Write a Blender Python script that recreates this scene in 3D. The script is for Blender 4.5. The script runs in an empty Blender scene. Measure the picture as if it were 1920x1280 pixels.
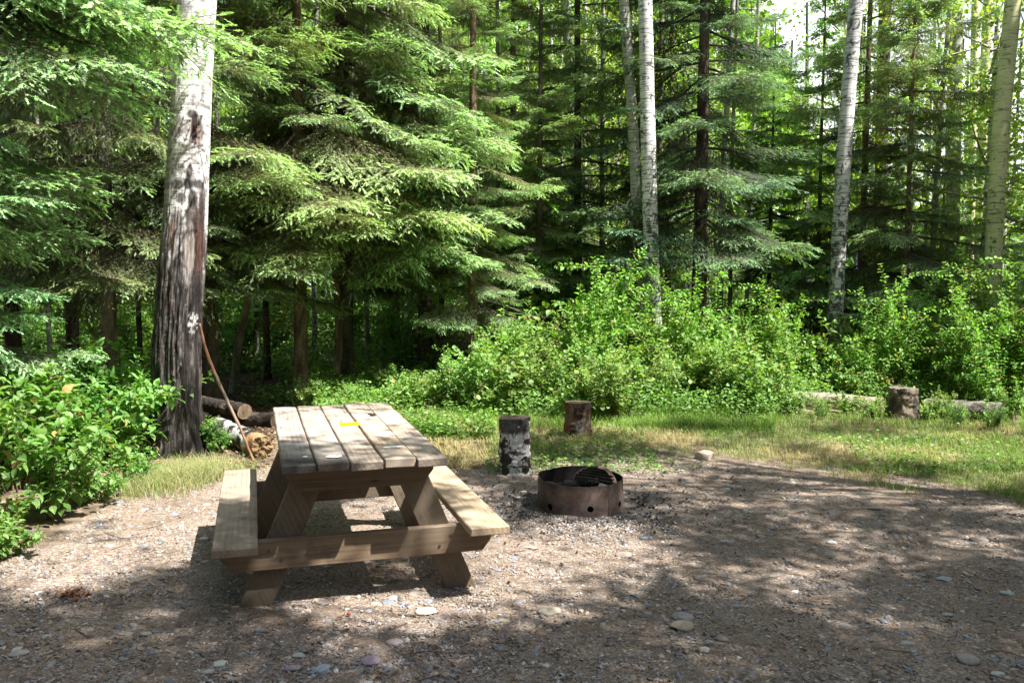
import bpy, math, random
import numpy as np
from mathutils import Matrix

sc = bpy.context.scene
COL = sc.collection
R = math.radians
rng = np.random.default_rng(7)

# ------------------------------------------------------------------ camera numbers
CAM_H, PITCH, FPX, ROLL = 1.62, 0.0691, 1556.8, 0.0048
SUN = np.array([0.462, -0.232, 0.856]); SUN /= np.linalg.norm(SUN)

def _ray(px, py):
    X, Y = px - 960.0, py - 640.0
    c, s = math.cos(-ROLL), math.sin(-ROLL)
    X, Y = X * c - Y * s, X * s + Y * c
    return np.array([X, FPX * math.cos(PITCH) - Y * math.sin(PITCH), -FPX * math.sin(PITCH) - Y * math.cos(PITCH)])

def ground(px, py, z=0.0):
    d = _ray(px, py); t = (z - CAM_H) / d[2]
    return np.array([d[0] * t, d[1] * t, z])

def at(px, py, Y):
    d = _ray(px, py); t = Y / d[1]
    return np.array([d[0] * t, Y, CAM_H + d[2] * t])

# ------------------------------------------------------------------ noise
def _h(i, j, k, s):
    n = (i * 374761393 + j * 668265263 + k * 2147483647 + s * 974634777) & 0xFFFFFFFF
    n = ((n ^ (n >> 13)) * 1274126177) & 0xFFFFFFFF
    n = ((n ^ (n >> 16)) * 2246822519) & 0xFFFFFFFF
    return ((n ^ (n >> 15)) & 0xFFFFFF) / float(0xFFFFFF)

def vnoise(P, s=0):
    P = np.asarray(P, float); F = np.floor(P).astype(np.int64); f = P - F; f = f * f * (3 - 2 * f)
    r = 0
    for a in (0, 1):
        for b in (0, 1):
            for c in (0, 1):
                w = (f[:, 0] if a else 1 - f[:, 0]) * (f[:, 1] if b else 1 - f[:, 1]) * (f[:, 2] if c else 1 - f[:, 2])
                r = r + w * _h(F[:, 0] + a, F[:, 1] + b, F[:, 2] + c, s)
    return r

def fbm(P, o=4, s=0):
    P = np.asarray(P, float); r = 0; a = .5; t = 0
    for i in range(o):
        r = r + a * vnoise(P * (2 ** i) + 17.3 * i, s + i); t += a; a *= .5
    return r / t

def smooth(x, a, b):
    t = np.clip((x - a) / (b - a), 0, 1); return t * t * (3 - 2 * t)

def mix(a, b, t):
    t = np.asarray(t)[..., None]; return np.asarray(a) * (1 - t) + np.asarray(b) * t

# ------------------------------------------------------------------ ground height and zones
_bu = np.array([-1.3, -.64, -.569, -.489, -.429, -.351, -.286, -.116, -.038, .027, .092, .189, .287, .385, .483, .627, 1.3])
_br = np.array([3.8, 5.0, 5.35, 6.1, 6.55, 7.05, 7.05, 7.45, 7.28, 7.45, 7.75, 7.9, 7.62, 7.13, 6.75, 6.1, 4.9])
def edge_y(x, y):
    return np.interp(x / np.maximum(y, .5), _bu, _br)

def gravel_amount(x, y):
    P = np.stack([x, y, 0 * x], 1)
    n = (fbm(P * 1.7, 3, 5) - .5) * 1.0 + (fbm(P * 7, 2, 9) - .5) * .5
    return smooth(edge_y(x, y) - y + n, -.25, .35)

def gz(x, y):
    x = np.asarray(x, float); y = np.asarray(y, float); sh = x.shape
    P = np.stack([x.ravel(), y.ravel(), np.zeros(x.size)], 1)
    d = P[:, 1] - edge_y(P[:, 0], P[:, 1])
    z = (fbm(P * .55, 3, 3) - .5) * .16 * smooth(d, -1.0, 2.5) + smooth(d, -.1, .8) * .035 + (fbm(P * .8, 2, 11) - .5) * .03
    z = z - .01 * smooth(d, 3, 8)
    return z.reshape(sh) if sh else float(z[0])

# ------------------------------------------------------------------ mesh collecting
class Geo:
    def __init__(s): s.V = []; s.F = []; s.C = []; s.M = []; s.n = 0
    def add(s, V, F, C, m=0):
        V = np.asarray(V, np.float32).reshape(-1, 3); F = np.asarray(F, np.int32).reshape(-1, 3)
        C = np.asarray(C, np.float32)
        if C.ndim == 1: C = np.tile(C[None], (len(V), 1))
        s.V.append(V); s.F.append(F + s.n); s.C.append(C[:, :3]); s.M.append(np.full(len(F), m, np.int32)); s.n += len(V)
    def arrays(s):
        return (np.concatenate(s.V), np.concatenate(s.F), np.concatenate(s.C), np.concatenate(s.M))

def mesh_from(name, arr, mats, smooth_=False):
    V, F, C, M = arr
    me = bpy.data.meshes.new(name)
    me.vertices.add(len(V)); me.vertices.foreach_set('co', V.astype(np.float32).ravel())
    me.loops.add(len(F) * 3); me.loops.foreach_set('vertex_index', F.astype(np.int32).ravel())
    me.polygons.add(len(F)); me.polygons.foreach_set('loop_start', np.arange(0, len(F) * 3, 3, dtype=np.int32))
    me.polygons.foreach_set('material_index', M)
    me.polygons.foreach_set('use_smooth', np.full(len(F), smooth_, bool))
    a = me.attributes.new('Col', 'FLOAT_COLOR', 'POINT')
    a.data.foreach_set('color', np.concatenate([C, np.ones((len(C), 1), np.float32)], 1).astype(np.float32).ravel())
    for m in (mats if isinstance(mats, (list, tuple)) else [mats]): me.materials.append(m)
    me.update(calc_edges=True)
    return me

def link(name, data, parent=None, loc=None):
    o = bpy.data.objects.new(name, data); COL.objects.link(o)
    if parent: o.parent = parent
    if loc is not None: o.location = loc
    return o

def put(name, g, mats, parent=None, loc=None, smooth_=False):
    return link(name, mesh_from(name, g.arrays() if isinstance(g, Geo) else g, mats, smooth_), parent, loc)

def tag(o, label=None, cat=None, group=None, kind=None):
    if label: o['label'] = label
    if cat: o['category'] = cat
    if group: o['group'] = group
    if kind: o['kind'] = kind
    return o

def empty(name, loc, label, cat, group=None):
    o = link(name, None, None, loc); o.empty_display_size = .1
    return tag(o, label, cat, group)

def dup(root, loc, rz, scale=1., label=None, group=None):
    r = root.copy(); COL.objects.link(r); r.location = loc; r.rotation_euler = (0, 0, rz)
    r.scale = (scale,) * 3 if np.isscalar(scale) else scale
    if label: r['label'] = label
    if group: r['group'] = group
    for ch in list(root.children):
        c = ch.copy(); COL.objects.link(c); c.parent = r
        for g in list(ch.children):
            d = g.copy(); COL.objects.link(d); d.parent = c
    return r

def frame_of(d):
    d = d / (np.linalg.norm(d) + 1e-9); u = np.array([0, 0, 1.]) if abs(d[2]) < .95 else np.array([0, 1., 0])
    a = np.cross(d, u); a /= np.linalg.norm(a); return a, np.cross(a, d)

def tube(P, rad, n=6, cap=True):
    P = np.asarray(P, float); m = len(P); rad = np.broadcast_to(np.asarray(rad, float), (m,))
    T = np.gradient(P, axis=0); T /= np.linalg.norm(T, axis=1)[:, None] + 1e-9
    a, b = frame_of(T[0]); A = []; 
    for i in range(m):
        a = a - T[i] * a.dot(T[i]); a /= np.linalg.norm(a) + 1e-9; A.append(a)
    A = np.array(A); B = np.cross(T, A)
    th = np.linspace(0, 2 * np.pi, n, endpoint=False)
    V = P[:, None] + rad[:, None, None] * (np.cos(th)[None, :, None] * A[:, None] + np.sin(th)[None, :, None] * B[:, None])
    V = V.reshape(-1, 3)
    i = np.arange(m - 1)[:, None] * n; j = np.arange(n)[None]; k = (j + 1) % n
    q = np.stack([i + j, i + k, i + n + k, i + n + j], -1).reshape(-1, 4)
    F = np.concatenate([q[:, [0, 1, 2]], q[:, [0, 2, 3]]])
    if cap:
        c0, c1 = len(V), len(V) + 1; V = np.concatenate([V, P[:1], P[-1:]]); j = np.arange(n); k = (j + 1) % n
        F = np.concatenate([F, np.stack([k, j, np.full(n, c0)], 1), np.stack([(m - 1) * n + j, (m - 1) * n + k, np.full(n, c1)], 1)])
    return V, F

def box(c0, c1, bev=.004):
    # box with small chamfer, corners c0 (min) and c1 (max)
    c0 = np.array(c0, float); c1 = np.array(c1, float); V = []
    import itertools
    bm_v = {}
    for s in itertools.product((0, 1), repeat=3):
        for ax in range(3):
            p = [c1[k] if s[k] else c0[k] for k in range(3)]
            for k in range(3):
                if k != ax: p[k] += (-bev if s[k] else bev)
            # vertex lies on the face with normal ax
            bm_v[(s, ax)] = len(V); V.append(p)
    Q = []
    def face(idx): 
        for t in range(1, len(idx) - 1): Q.append([idx[0], idx[t], idx[t + 1]])
    for ax in range(3):
        o = [k for k in range(3) if k != ax]
        for v in (0, 1):
            idx = []
            for a, b in ((0, 0), (1, 0), (1, 1), (0, 1)):
                s = [0, 0, 0]; s[ax] = v; s[o[0]] = a; s[o[1]] = b; idx.append(bm_v[(tuple(s), ax)])
            face(idx)
    for ax in range(3):
        o = [k for k in range(3) if k != ax]
        for a in (0, 1):
            for b in (0, 1):
                s0 = [0, 0, 0]; s1 = [0, 0, 0]; s0[ax] = 0; s1[ax] = 1
                for s in (s0, s1): s[o[0]] = a; s[o[1]] = b
                s0, s1 = tuple(s0), tuple(s1)
                face([bm_v[(s0, o[0])], bm_v[(s1, o[0])], bm_v[(s1, o[1])], bm_v[(s0, o[1])]])
    for s in itertools.product((0, 1), repeat=3): Q.append([bm_v[(s, 0)], bm_v[(s, 1)], bm_v[(s, 2)]])
    V = np.array(V); F = np.array(Q); c = V.mean(0)
    n = np.cross(V[F[:, 1]] - V[F[:, 0]], V[F[:, 2]] - V[F[:, 0]]); fc = V[F].mean(1) - c
    fl = (n * fc).sum(1) < 0; F[fl] = F[fl][:, ::-1]
    return V, F

# ------------------------------------------------------------------ materials
class NT:
    def __init__(s, name):
        s.m = bpy.data.materials.new(name); s.m.use_nodes = True; s.t = s.m.node_tree; s.t.nodes.clear()
        s.out = s.n('ShaderNodeOutputMaterial')
    def n(s, ty, **kw):
        nd = s.t.nodes.new(ty)
        for k, v in kw.items():
            if k.startswith('i_'):
                nd.inputs[k[2:].replace('_', ' ')].default_value = v
            else: setattr(nd, k, v)
        return nd
    def l(s, a, b): s.t.links.new(a, b)
    def val(s, sock, v):
        if hasattr(v, 'is_output') or isinstance(v, bpy.types.NodeSocket): s.l(v, sock)
        else: sock.default_value = v
    def attr(s): return s.n('ShaderNodeAttribute', attribute_name='Col').outputs['Color']
    def co(s, k='Object'): return s.n('ShaderNodeTexCoord').outputs[k]
    def mp(s, v, sc_): 
        m = s.n('ShaderNodeMapping'); s.l(v, m.inputs[0]); m.inputs['Scale'].default_value = sc_; return m.outputs[0]
    def noise(s, v, scale, det=4, rough=.55, dist=0.):
        n = s.n('ShaderNodeTexNoise'); s.l(v, n.inputs['Vector']); n.inputs['Scale'].default_value = scale
        n.inputs['Detail'].default_value = det; n.inputs['Roughness'].default_value = rough; n.inputs['Distortion'].default_value = dist
        return n.outputs['Fac']
    def vor(s, v, scale, feat='F1', out='Distance'):
        n = s.n('ShaderNodeTexVoronoi', feature=feat); s.l(v, n.inputs['Vector']); n.inputs['Scale'].default_value = scale
        return n.outputs[out]
    def ramp(s, v, pts):
        n = s.n('ShaderNodeValToRGB'); s.l(v, n.inputs[0]); e = n.color_ramp.elements
        while len(e) > 1: e.remove(e[-1])
        for i, (p, c) in enumerate(pts):
            q = e[0] if i == 0 else e.new(p); q.position = p
            c = (c, c, c) if np.isscalar(c) else c; q.color = (*c, 1)
        return n.outputs[0]
    def mx(s, f, a, b, bt='MIX'):
        n = s.n('ShaderNodeMix', data_type='RGBA', blend_type=bt)
        s.val(n.inputs[0], f)
        for sock, v in ((n.inputs[6], a), (n.inputs[7], b)):
            if isinstance(v, bpy.types.NodeSocket): s.l(v, sock)
            else: sock.default_value = (*v, 1) if not np.isscalar(v) else (v, v, v, 1)
        return n.outputs[2]
    def math(s, op, a, b=0.):
        n = s.n('ShaderNodeMath', operation=op); s.val(n.inputs[0], a); s.val(n.inputs[1], b); return n.outputs[0]
    def bump(s, h, strength=.5, dist=.01, nrm=None):
        n = s.n('ShaderNodeBump'); s.l(h, n.inputs['Height']); n.inputs['Strength'].default_value = strength
        n.inputs['Distance'].default_value = dist
        if nrm: s.l(nrm, n.inputs['Normal'])
        return n.outputs[0]
    def pbr(s, col, rough=.8, spec=.3, nrm=None, metal=0.):
        b = s.n('ShaderNodeBsdfPrincipled'); s.val(b.inputs['Base Color'], col if isinstance(col, bpy.types.NodeSocket) else (*col, 1))
        s.val(b.inputs['Roughness'], rough); b.inputs['Specular IOR Level'].default_value = spec; s.val(b.inputs['Metallic'], metal)
        if nrm: s.l(nrm, b.inputs['Normal'])
        s.l(b.outputs[0], s.out.inputs[0]); return s.m

def foliage_mat(name, gain=(1, 1, 1), trans=.35, gloss=.06, rough=.4, tcol=(1.15, 1.25, .45)):
    k = NT(name); a = k.attr()
    oi = k.n('ShaderNodeObjectInfo').outputs['Random']
    hs = k.n('ShaderNodeHueSaturation'); k.l(a, hs.inputs['Color'])
    k.l(k.math('ADD', k.math('MULTIPLY', oi, .03), .485), hs.inputs['Hue'])
    k.l(k.math('ADD', k.math('MULTIPLY', oi, .25), .9), hs.inputs['Value'])
    c = k.mx(1., hs.outputs[0], gain, 'MULTIPLY')
    d = k.n('ShaderNodeBsdfDiffuse'); k.l(c, d.inputs[0])
    t = k.n('ShaderNodeBsdfTranslucent'); k.l(k.mx(1., c, tcol, 'MULTIPLY'), t.inputs[0])
    m1 = k.n('ShaderNodeMixShader'); m1.inputs[0].default_value = trans; k.l(d.outputs[0], m1.inputs[1]); k.l(t.outputs[0], m1.inputs[2])
    g = k.n('ShaderNodeBsdfGlossy'); g.inputs['Roughness'].default_value = rough
    m2 = k.n('ShaderNodeMixShader'); m2.inputs[0].default_value = gloss; k.l(m1.outputs[0], m2.inputs[1]); k.l(g.outputs[0], m2.inputs[2])
    k.l(m2.outputs[0], k.out.inputs[0]); return k.m

M_NEEDLE = foliage_mat('spruce_needles', (2.85, 2.72, 2.95), .36, .02, .55)
M_LEAF = foliage_mat('broad_leaves', (1.8, 1.85, 2.5), .45, .03, .5)
M_GRASS = foliage_mat('grass_blades', (2.1, 1.95, 1.9), .35, .02, .6)

def m_vc(name, rough=.85, nscale=60., amt=.35, bump=.3, bd=.004, spec=.2, stretch=(1, 1, 1)):
    k = NT(name); v = k.mp(k.co(), stretch); n = k.noise(v, nscale, 5, .65)
    c = k.mx(1., k.attr(), k.ramp(n, [(.25, 1 - amt), (.75, 1 + amt)]), 'MULTIPLY')
    return k.pbr(c, rough, spec, k.bump(n, bump, bd))
M_TWIG = m_vc('twig_bark', .9, 40, .3, .2)
M_STONE = m_vc('pebble_stone', .75, 90, .25, .25, .002, .3)
M_BARK = m_vc('rough_bark', .92, 45, .4, .8, .012, .15, (1, 1, .3))
def poplar_mat():
    k = NT('poplar_bark'); v = k.co(); a = k.attr(); bw = k.n('ShaderNodeRGBToBW'); k.l(a, bw.inputs[0])
    white = k.ramp(bw.outputs[0], [(.16, 0), (.42, 1)])
    len1 = k.ramp(k.noise(k.mp(v, (9, 9, 120)), 1., 3, .6, .3), [(.54, 0), (.60, 1)]); len2 = k.ramp(k.noise(k.mp(v, (4, 4, 55)), 1., 4, .7, .5), [(.57, 0), (.63, 1)])
    ln = k.math('MULTIPLY', k.math('MAXIMUM', len1, len2), white)
    crk = k.noise(k.mp(v, (34, 34, 6)), 1., 6, .75, .6); fine = k.noise(v, 95, 5, .7)
    c = k.mx(k.math('MULTIPLY', ln, .62), a, (.16, .13, .125))
    dk = k.ramp(crk, [(.36, .25), (.5, 1.0), (.68, 1.6)]); c = k.mx(1., c, k.mx(white, dk, (1, 1, 1)), 'MULTIPLY')
    c = k.mx(1., c, k.ramp(fine, [(.3, .78), (.7, 1.18)]), 'MULTIPLY')
    nr = k.bump(k.mx(.3, k.mx(white, crk, k.math('SUBTRACT', .5, k.math('MULTIPLY', ln, .3))), fine), .9, .012)
    return k.pbr(c, .85, .2, nr)
M_POPLAR = poplar_mat()
M_LITTER = m_vc('dry_litter', .9, 30, .2, .1)
M_STICK = m_vc('peeled_stick', .55, 30, .3, .3, .003, .4, (1, 1, .2))

def birch_mat(name, light, dark, zdark=0., band=1.0, off=0.):
    k = NT(name); v = k.co()
    n1 = k.noise(k.mp(v, (5, 5, 60 * band)), 1.0, 4, .7, .4)      # thin horizontal lenticels
    n2 = k.noise(k.mp(v, (9, 9, 7)), 1.0, 5, .7, .6)              # dark patches
    n3 = k.noise(k.mp(v, (2, 2, 3)), 1.0, 3, .5)
    c = k.mx(k.ramp(n3, [(.35, 0), (.7, 1)]), light, tuple(np.array(light) * .72))
    c = k.mx(k.ramp(n1, [(.53 + off, 0), (.60 + off, .85)]), c, dark)
    z = k.n('ShaderNodeSeparateXYZ'); k.l(v, z.inputs[0])
    low = k.math('SUBTRACT', 1., k.math('MULTIPLY', z.outputs[2], .28)); low = k.math('MAXIMUM', low, .0)
    th = k.math('ADD', n2, k.math('MULTIPLY', low, .10 + zdark))
    c = k.mx(k.ramp(th, [(.57 + off, 0), (.63 + off, .9)]), c, dark)
    h = k.mx(.5, n1, n2)
    return k.pbr(c, .8, .25, k.bump(h, .5, .006))
M_BIRCH = birch_mat('birch_bark', (.74, .72, .70), (.05, .048, .045), .06, 1., -.02)
M_ASPEN = birch_mat('aspen_bark', (.44, .43, .37), (.05, .055, .045), .04)
M_ASPENY = birch_mat('yellow_poplar_bark', (.66, .66, .34), (.08, .09, .05), .0, .8, .02)
M_SPRUCEBARK = m_vc('spruce_bark', .92, 35, .45, .9, .012, .12, (1, 1, .6))

# ------------------------------------------------------------------ ground material
def ground_mat():
    k = NT('gravel_and_forest_soil'); v = k.co('Object'); a = k.n('ShaderNodeAttribute', attribute_name='Col')
    sp = k.n('ShaderNodeSeparateColor'); k.l(a.outputs['Color'], sp.inputs[0])
    g, f, ash = sp.outputs[0], sp.outputs[1], sp.outputs[2]
    wob = k.n('ShaderNodeVectorMath', operation='ADD'); k.l(v, wob.inputs[0])
    nn = k.n('ShaderNodeTexNoise'); k.l(v, nn.inputs['Vector']); nn.inputs['Scale'].default_value = 30
    sc1 = k.n('ShaderNodeVectorMath', operation='SCALE'); k.l(nn.outputs['Color'], sc1.inputs[0]); sc1.inputs['Scale'].default_value = .02
    k.l(sc1.outputs[0], wob.inputs[1]); w = wob.outputs[0]
    c1 = k.vor(w, 75, 'F1', 'Color'); d1 = k.vor(w, 75); c2 = k.vor(w, 190, 'F1', 'Color'); d2 = k.vor(w, 190)
    s1 = k.n('ShaderNodeSeparateColor'); k.l(c1, s1.inputs[0]); s2 = k.n('ShaderNodeSeparateColor'); k.l(c2, s2.inputs[0])
    pal = [(0, (.10, .075, .055)), (.25, (.17, .13, .10)), (.5, (.235, .185, .145)), (.75, (.30, .25, .20)), (.93, (.20, .20, .20)), (1, (.42, .38, .32))]
    pc1 = k.ramp(s1.outputs[0], pal); pc2 = k.ramp(s2.outputs[0], pal)
    soil = k.ramp(k.noise(v, 9, 8, .7), [(.3, (.12, .085, .062)), (.7, (.215, .165, .125))])
    big = k.noise(v, .9, 3, .5)
    stone = k.mx(k.ramp(k.noise(v, 14, 4, .6), [(.42, 0), (.52, 1)]), pc2, pc1)
    grav = k.mx(k.ramp(k.noise(v, 3.2, 5, .6), [(.38, .25), (.6, .9)]), soil, stone)
    edge = k.ramp(d1, [(0.25, 1), (.62, .55)])
    grav = k.mx(.8, grav, edge, 'MULTIPLY')
    grav = k.mx(1., grav, k.ramp(big, [(.3, (.8, .78, .76)), (.7, (1.12, 1.08, 1.05))]), 'MULTIPLY')
    grav = k.mx(1., grav, (1.5, 1.5, 1.55), 'MULTIPLY')
    forest = k.ramp(k.noise(v, 12, 8, .75), [(.3, (.022, .014, .01)), (.55, (.075, .045, .028)), (.75, (.15, .095, .06))])
    grassy = k.ramp(k.noise(v, 6, 8, .7), [(.3, (.07, .05, .036)), (.5, (.17, .125, .085)), (.7, (.38, .30, .22))])
    base = k.mx(f, grassy, forest); c = k.mx(g, base, grav)
    c = k.mx(k.math('MULTIPLY', ash, k.ramp(k.noise(v, 22, 6, .75), [(.3, .35), (.6, 1)])), c, (.045, .043, .045))
    h = k.mx(.5, k.ramp(d1, [(0, 1), (.7, 0)]), k.ramp(d2, [(0, 1), (.7, 0)]))
    h = k.mx(.35, h, k.noise(v, 60, 6, .7))
    return k.pbr(c, .92, .2, k.bump(h, .75, .008))

def build_ground():
    # one sheet to the horizon; dense in the clearing, coarse far away
    def axis(lo, hi, step, far, n):
        core = np.arange(lo, hi + step / 2, step)
        g = np.geomspace(step * 2, far, n)
        return np.concatenate([lo - g[::-1], core, hi + g])
    xs = axis(-6, 7, .05, 300, 40); ys = axis(1.5, 13, .05, 300, 40)
    X, Y = np.meshgrid(xs, ys); x, y = X.ravel(), Y.ravel()
    near = (np.abs(x) < 60) & (np.abs(y) < 60)
    z = np.zeros_like(x); z[near] = gz(x[near], y[near])
    P = np.stack([x, y, z * 0], 1)
    g = gravel_amount(x, y)
    z += (fbm(P * 9, 3, 21) - .5) * .022 * g
    f = smooth(y - edge_y(x, y), .9, 2.2) * smooth(-x + (y - 8) * .35, -1.2, .3)
    f = np.maximum(f, smooth(y, 12, 14))
    rd = np.hypot(x - RING[0], y - RING[1]); ash = (1 - smooth(rd, .35, 1.1)) * .95
    ash *= 1 - .75 * smooth(-(y - RING[1]), .25, .45) * (1 - smooth(np.abs(x - RING[0]), .3, .6))
    z += .02 * (1 - smooth(rd, .25, .6))
    n0, n1 = len(ys), len(xs)
    i = np.arange(n0 - 1)[:, None] * n1; j = np.arange(n1 - 1)[None]
    q = np.stack([i + j, i + j + 1, i + n1 + j + 1, i + n1 + j], -1).reshape(-1, 4)
    G = Geo(); G.add(np.stack([x, y, z], 1), np.concatenate([q[:, [0, 1, 2]], q[:, [0, 2, 3]]]), np.stack([g, f, ash], 1))
    o = put('ground', G, ground_mat(), smooth_=True)
    tag(o, 'gravelly brown ground of the campsite running back into the forest floor', 'ground', kind='structure')

RING = ground(1087, 951); RING[2] = gz(RING[0], RING[1])
build_ground()

# ------------------------------------------------------------------ pebbles and gravel
def rock_tpl(sub, seed, flat=.55):
    r = np.random.default_rng(seed)
    import bmesh
    bm = bmesh.new(); bmesh.ops.create_icosphere(bm, subdivisions=sub, radius=1.0)
    V = np.array([v.co[:] for v in bm.verts]); F = np.array([[v.index for v in f.verts] for f in bm.faces]); bm.free()
    for _ in range(5):      # knock flat facets off the ball
        n = r.normal(size=3); n /= np.linalg.norm(n); d = r.uniform(.55, .85); k = V @ n; V = V - np.maximum(k - d, 0)[:, None] * n
    V *= 1 + (fbm(V * 1.3 + seed * 3.1, 3, seed)[:, None] - .5) * .35
    return V * np.array([1, r.uniform(.6, .85), flat * r.uniform(.7, 1.1)]), F
def octa_tpl(seed):
    r = np.random.default_rng(seed)
    V = np.array([[1, 0, 0], [0, 1, 0], [-1, 0, 0], [0, -1, 0], [0, 0, 1], [0, 0, -.6], [.6, .6, .45], [-.6, -.5, .5]], float)
    V += r.normal(size=V.shape) * .16; V *= np.array([1, .75, .55])
    F = [[0, 6, 4], [0, 1, 6], [1, 4, 6], [1, 2, 4], [2, 7, 4], [2, 3, 7], [3, 4, 7], [3, 0, 4], [0, 3, 5], [3, 2, 5], [2, 1, 5], [1, 0, 5]]
    return V, np.array(F)
def scatter(G, tpls, pos, size, cols, tilt=.3, m=0, sxyz=None):
    which = rng.integers(len(tpls), size=len(pos))
    for w, (V, F) in enumerate(tpls):
        k = np.where(which == w)[0]
        if not len(k): continue
        a = rng.uniform(0, 2 * np.pi, len(k)); c, s = np.cos(a), np.sin(a)
        tx, ty = rng.normal(0, tilt, len(k)), rng.normal(0, tilt, len(k))
        S = size[k][:, None, None] * (V[None] if sxyz is None else V[None] * sxyz[k][:, None, :])
        z = S[..., 2] + S[..., 0] * tx[:, None] + S[..., 1] * ty[:, None]
        x = S[..., 0] * c[:, None] - S[..., 1] * s[:, None]; y = S[..., 0] * s[:, None] + S[..., 1] * c[:, None]
        P = np.stack([x, y, z], -1) + pos[k][:, None, :]
        n = len(V); Fa = (F[None] + (np.arange(len(k)) * n)[:, None, None]).reshape(-1, 3)
        G.add(P.reshape(-1, 3), Fa, np.repeat(cols[k], n, 0), m)
STONEC = np.array([1.3, 1.35, 1.45]) * np.array([[.22, .175, .135], [.28, .23, .18], [.17, .14, .12], [.34, .30, .25], [.20, .20, .21], [.25, .18, .13], [.13, .11, .10], [.40, .37, .33], [.16, .17, .18]])
def stonecol(n):
    return STONEC[rng.choice(len(STONEC), n, p=[.2, .18, .17, .09, .11, .1, .06, .03, .06])] * rng.uniform(.7, 1.15, (n, 1))
def gravel_points(n, ymax=8.2, p=1.35):
    y = 2.9 + (ymax - 2.9) * rng.random(n) ** p; u = rng.uniform(-.72, .72, n); x = u * y
    k = gravel_amount(x, y) > rng.uniform(.2, .9, n)
    return x[k], y[k]
def build_gravel():
    G = Geo()
    x, y = gravel_points(110000)
    patch = fbm(np.stack([x, y, 0 * x], 1) * 1.6, 3, 40); k = patch + rng.normal(0, .12, len(x)) > .47; x, y = x[k], y[k]
    s = rng.lognormal(math.log(.0052), .4, len(x)).clip(.003, .016)
    scatter(G, [octa_tpl(i) for i in range(6)], np.stack([x, y, gz(x, y) + s * .1], 1), s, stonecol(len(x)), .35)
    x, y = gravel_points(11000, 7.5, 1.9); s = rng.lognormal(math.log(.0115), .38, len(x)).clip(.007, .028)
    scatter(G, [rock_tpl(1, 30 + i) for i in range(5)], np.stack([x, y, gz(x, y) + s * .05], 1), s, stonecol(len(x)), .2)
    x, y = gravel_points(900, 8.4, 1.1); s = rng.lognormal(math.log(.022), .3, len(x)).clip(.014, .042)
    scatter(G, [rock_tpl(2, 60 + i, .4) for i in range(6)], np.stack([x, y, gz(x, y) - s * .05], 1), s, stonecol(len(x)) * .8, .12)
    # pale crushed gravel in front of the fire ring
    n = 1100; a = rng.normal(size=(n, 2)) * [.26, .14] + [RING[0] + .03, RING[1] - .5]
    k = np.hypot(a[:, 0] - RING[0], a[:, 1] - RING[1]) > .34; a = a[k]; s = rng.uniform(.004, .011, len(a))
    scatter(G, [octa_tpl(i) for i in range(6)], np.stack([a[:, 0], a[:, 1], gz(a[:, 0], a[:, 1]) + .022 + s * .2], 1), s, stonecol(len(a)) * .95 + .03, .3)
    tag(put('gravel', G, M_STONE), 'loose brown and grey gravel strewn over the campsite', 'gravel', kind='stuff')
    # wood chips, needles, leaf bits
    G = Geo(); x, y = gravel_points(16000, 8.4, 1.2); n = len(x)
    V = np.array([[-1, -.22, 0], [1, -.12, .05], [.9, .16, .1], [-.8, .2, .02]]); F = np.array([[0, 1, 2], [0, 2, 3]])
    c = np.array([[.30, .22, .14], [.20, .13, .08], [.40, .33, .24], [.12, .08, .05]])[rng.integers(4, size=n)] * rng.uniform(.6, 1.2, (n, 1))
    scatter(G, [(V, F)], np.stack([x, y, gz(x, y) + .006], 1), rng.uniform(.005, .018, n), c, .25)
    tag(put('wood_chips', G, M_LITTER), 'tan wood chips and bark flakes scattered on the gravel', 'wood chips', kind='stuff')
    G = Geo(); x, y = gravel_points(420, 8.4, 1.1)
    for i in range(len(x)):
        a = rng.uniform(0, 6.28); L = rng.uniform(.03, .16); d = np.array([math.cos(a), math.sin(a), 0]); p = np.array([x[i], y[i], gz(x[i], y[i]) + .008])
        V, F = tube(np.array([p, p + d * L * .5 + rng.normal(0, .008, 3) * [1, 1, .3], p + d * L]), [.0028, .0022, .001], 4, False); G.add(V, F, np.array([.2, .15, .11]) * rng.uniform(.4, 1.8))
    tag(put('fallen_twigs', G, M_LITTER), 'thin dry twigs lying about on the gravel', 'twigs', kind='stuff')
    # charcoal and ash fragments round the ring
    G = Geo(); n = 800; a = rng.uniform(0, 2 * np.pi, n); r = .36 + rng.exponential(.3, n); x, y = RING[0] + r * np.cos(a), RING[1] + r * np.sin(a)
    k = ~((y < RING[1] - .3) & (np.abs(x - RING[0]) < .4) & (rng.random(n) < .85)); x, y = x[k], y[k]; n = len(x)
    scatter(G, [octa_tpl(i) for i in range(4)], np.stack([x, y, gz(x, y) + .012], 1), rng.uniform(.004, .016, n), np.full((n, 3), .02) * rng.uniform(.5, 2, (n, 1)), .4)
    tag(put('charcoal_bits', G, M_STONE), 'black charcoal fragments scattered around the fire ring', 'charcoal', kind='stuff')
build_gravel()

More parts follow.
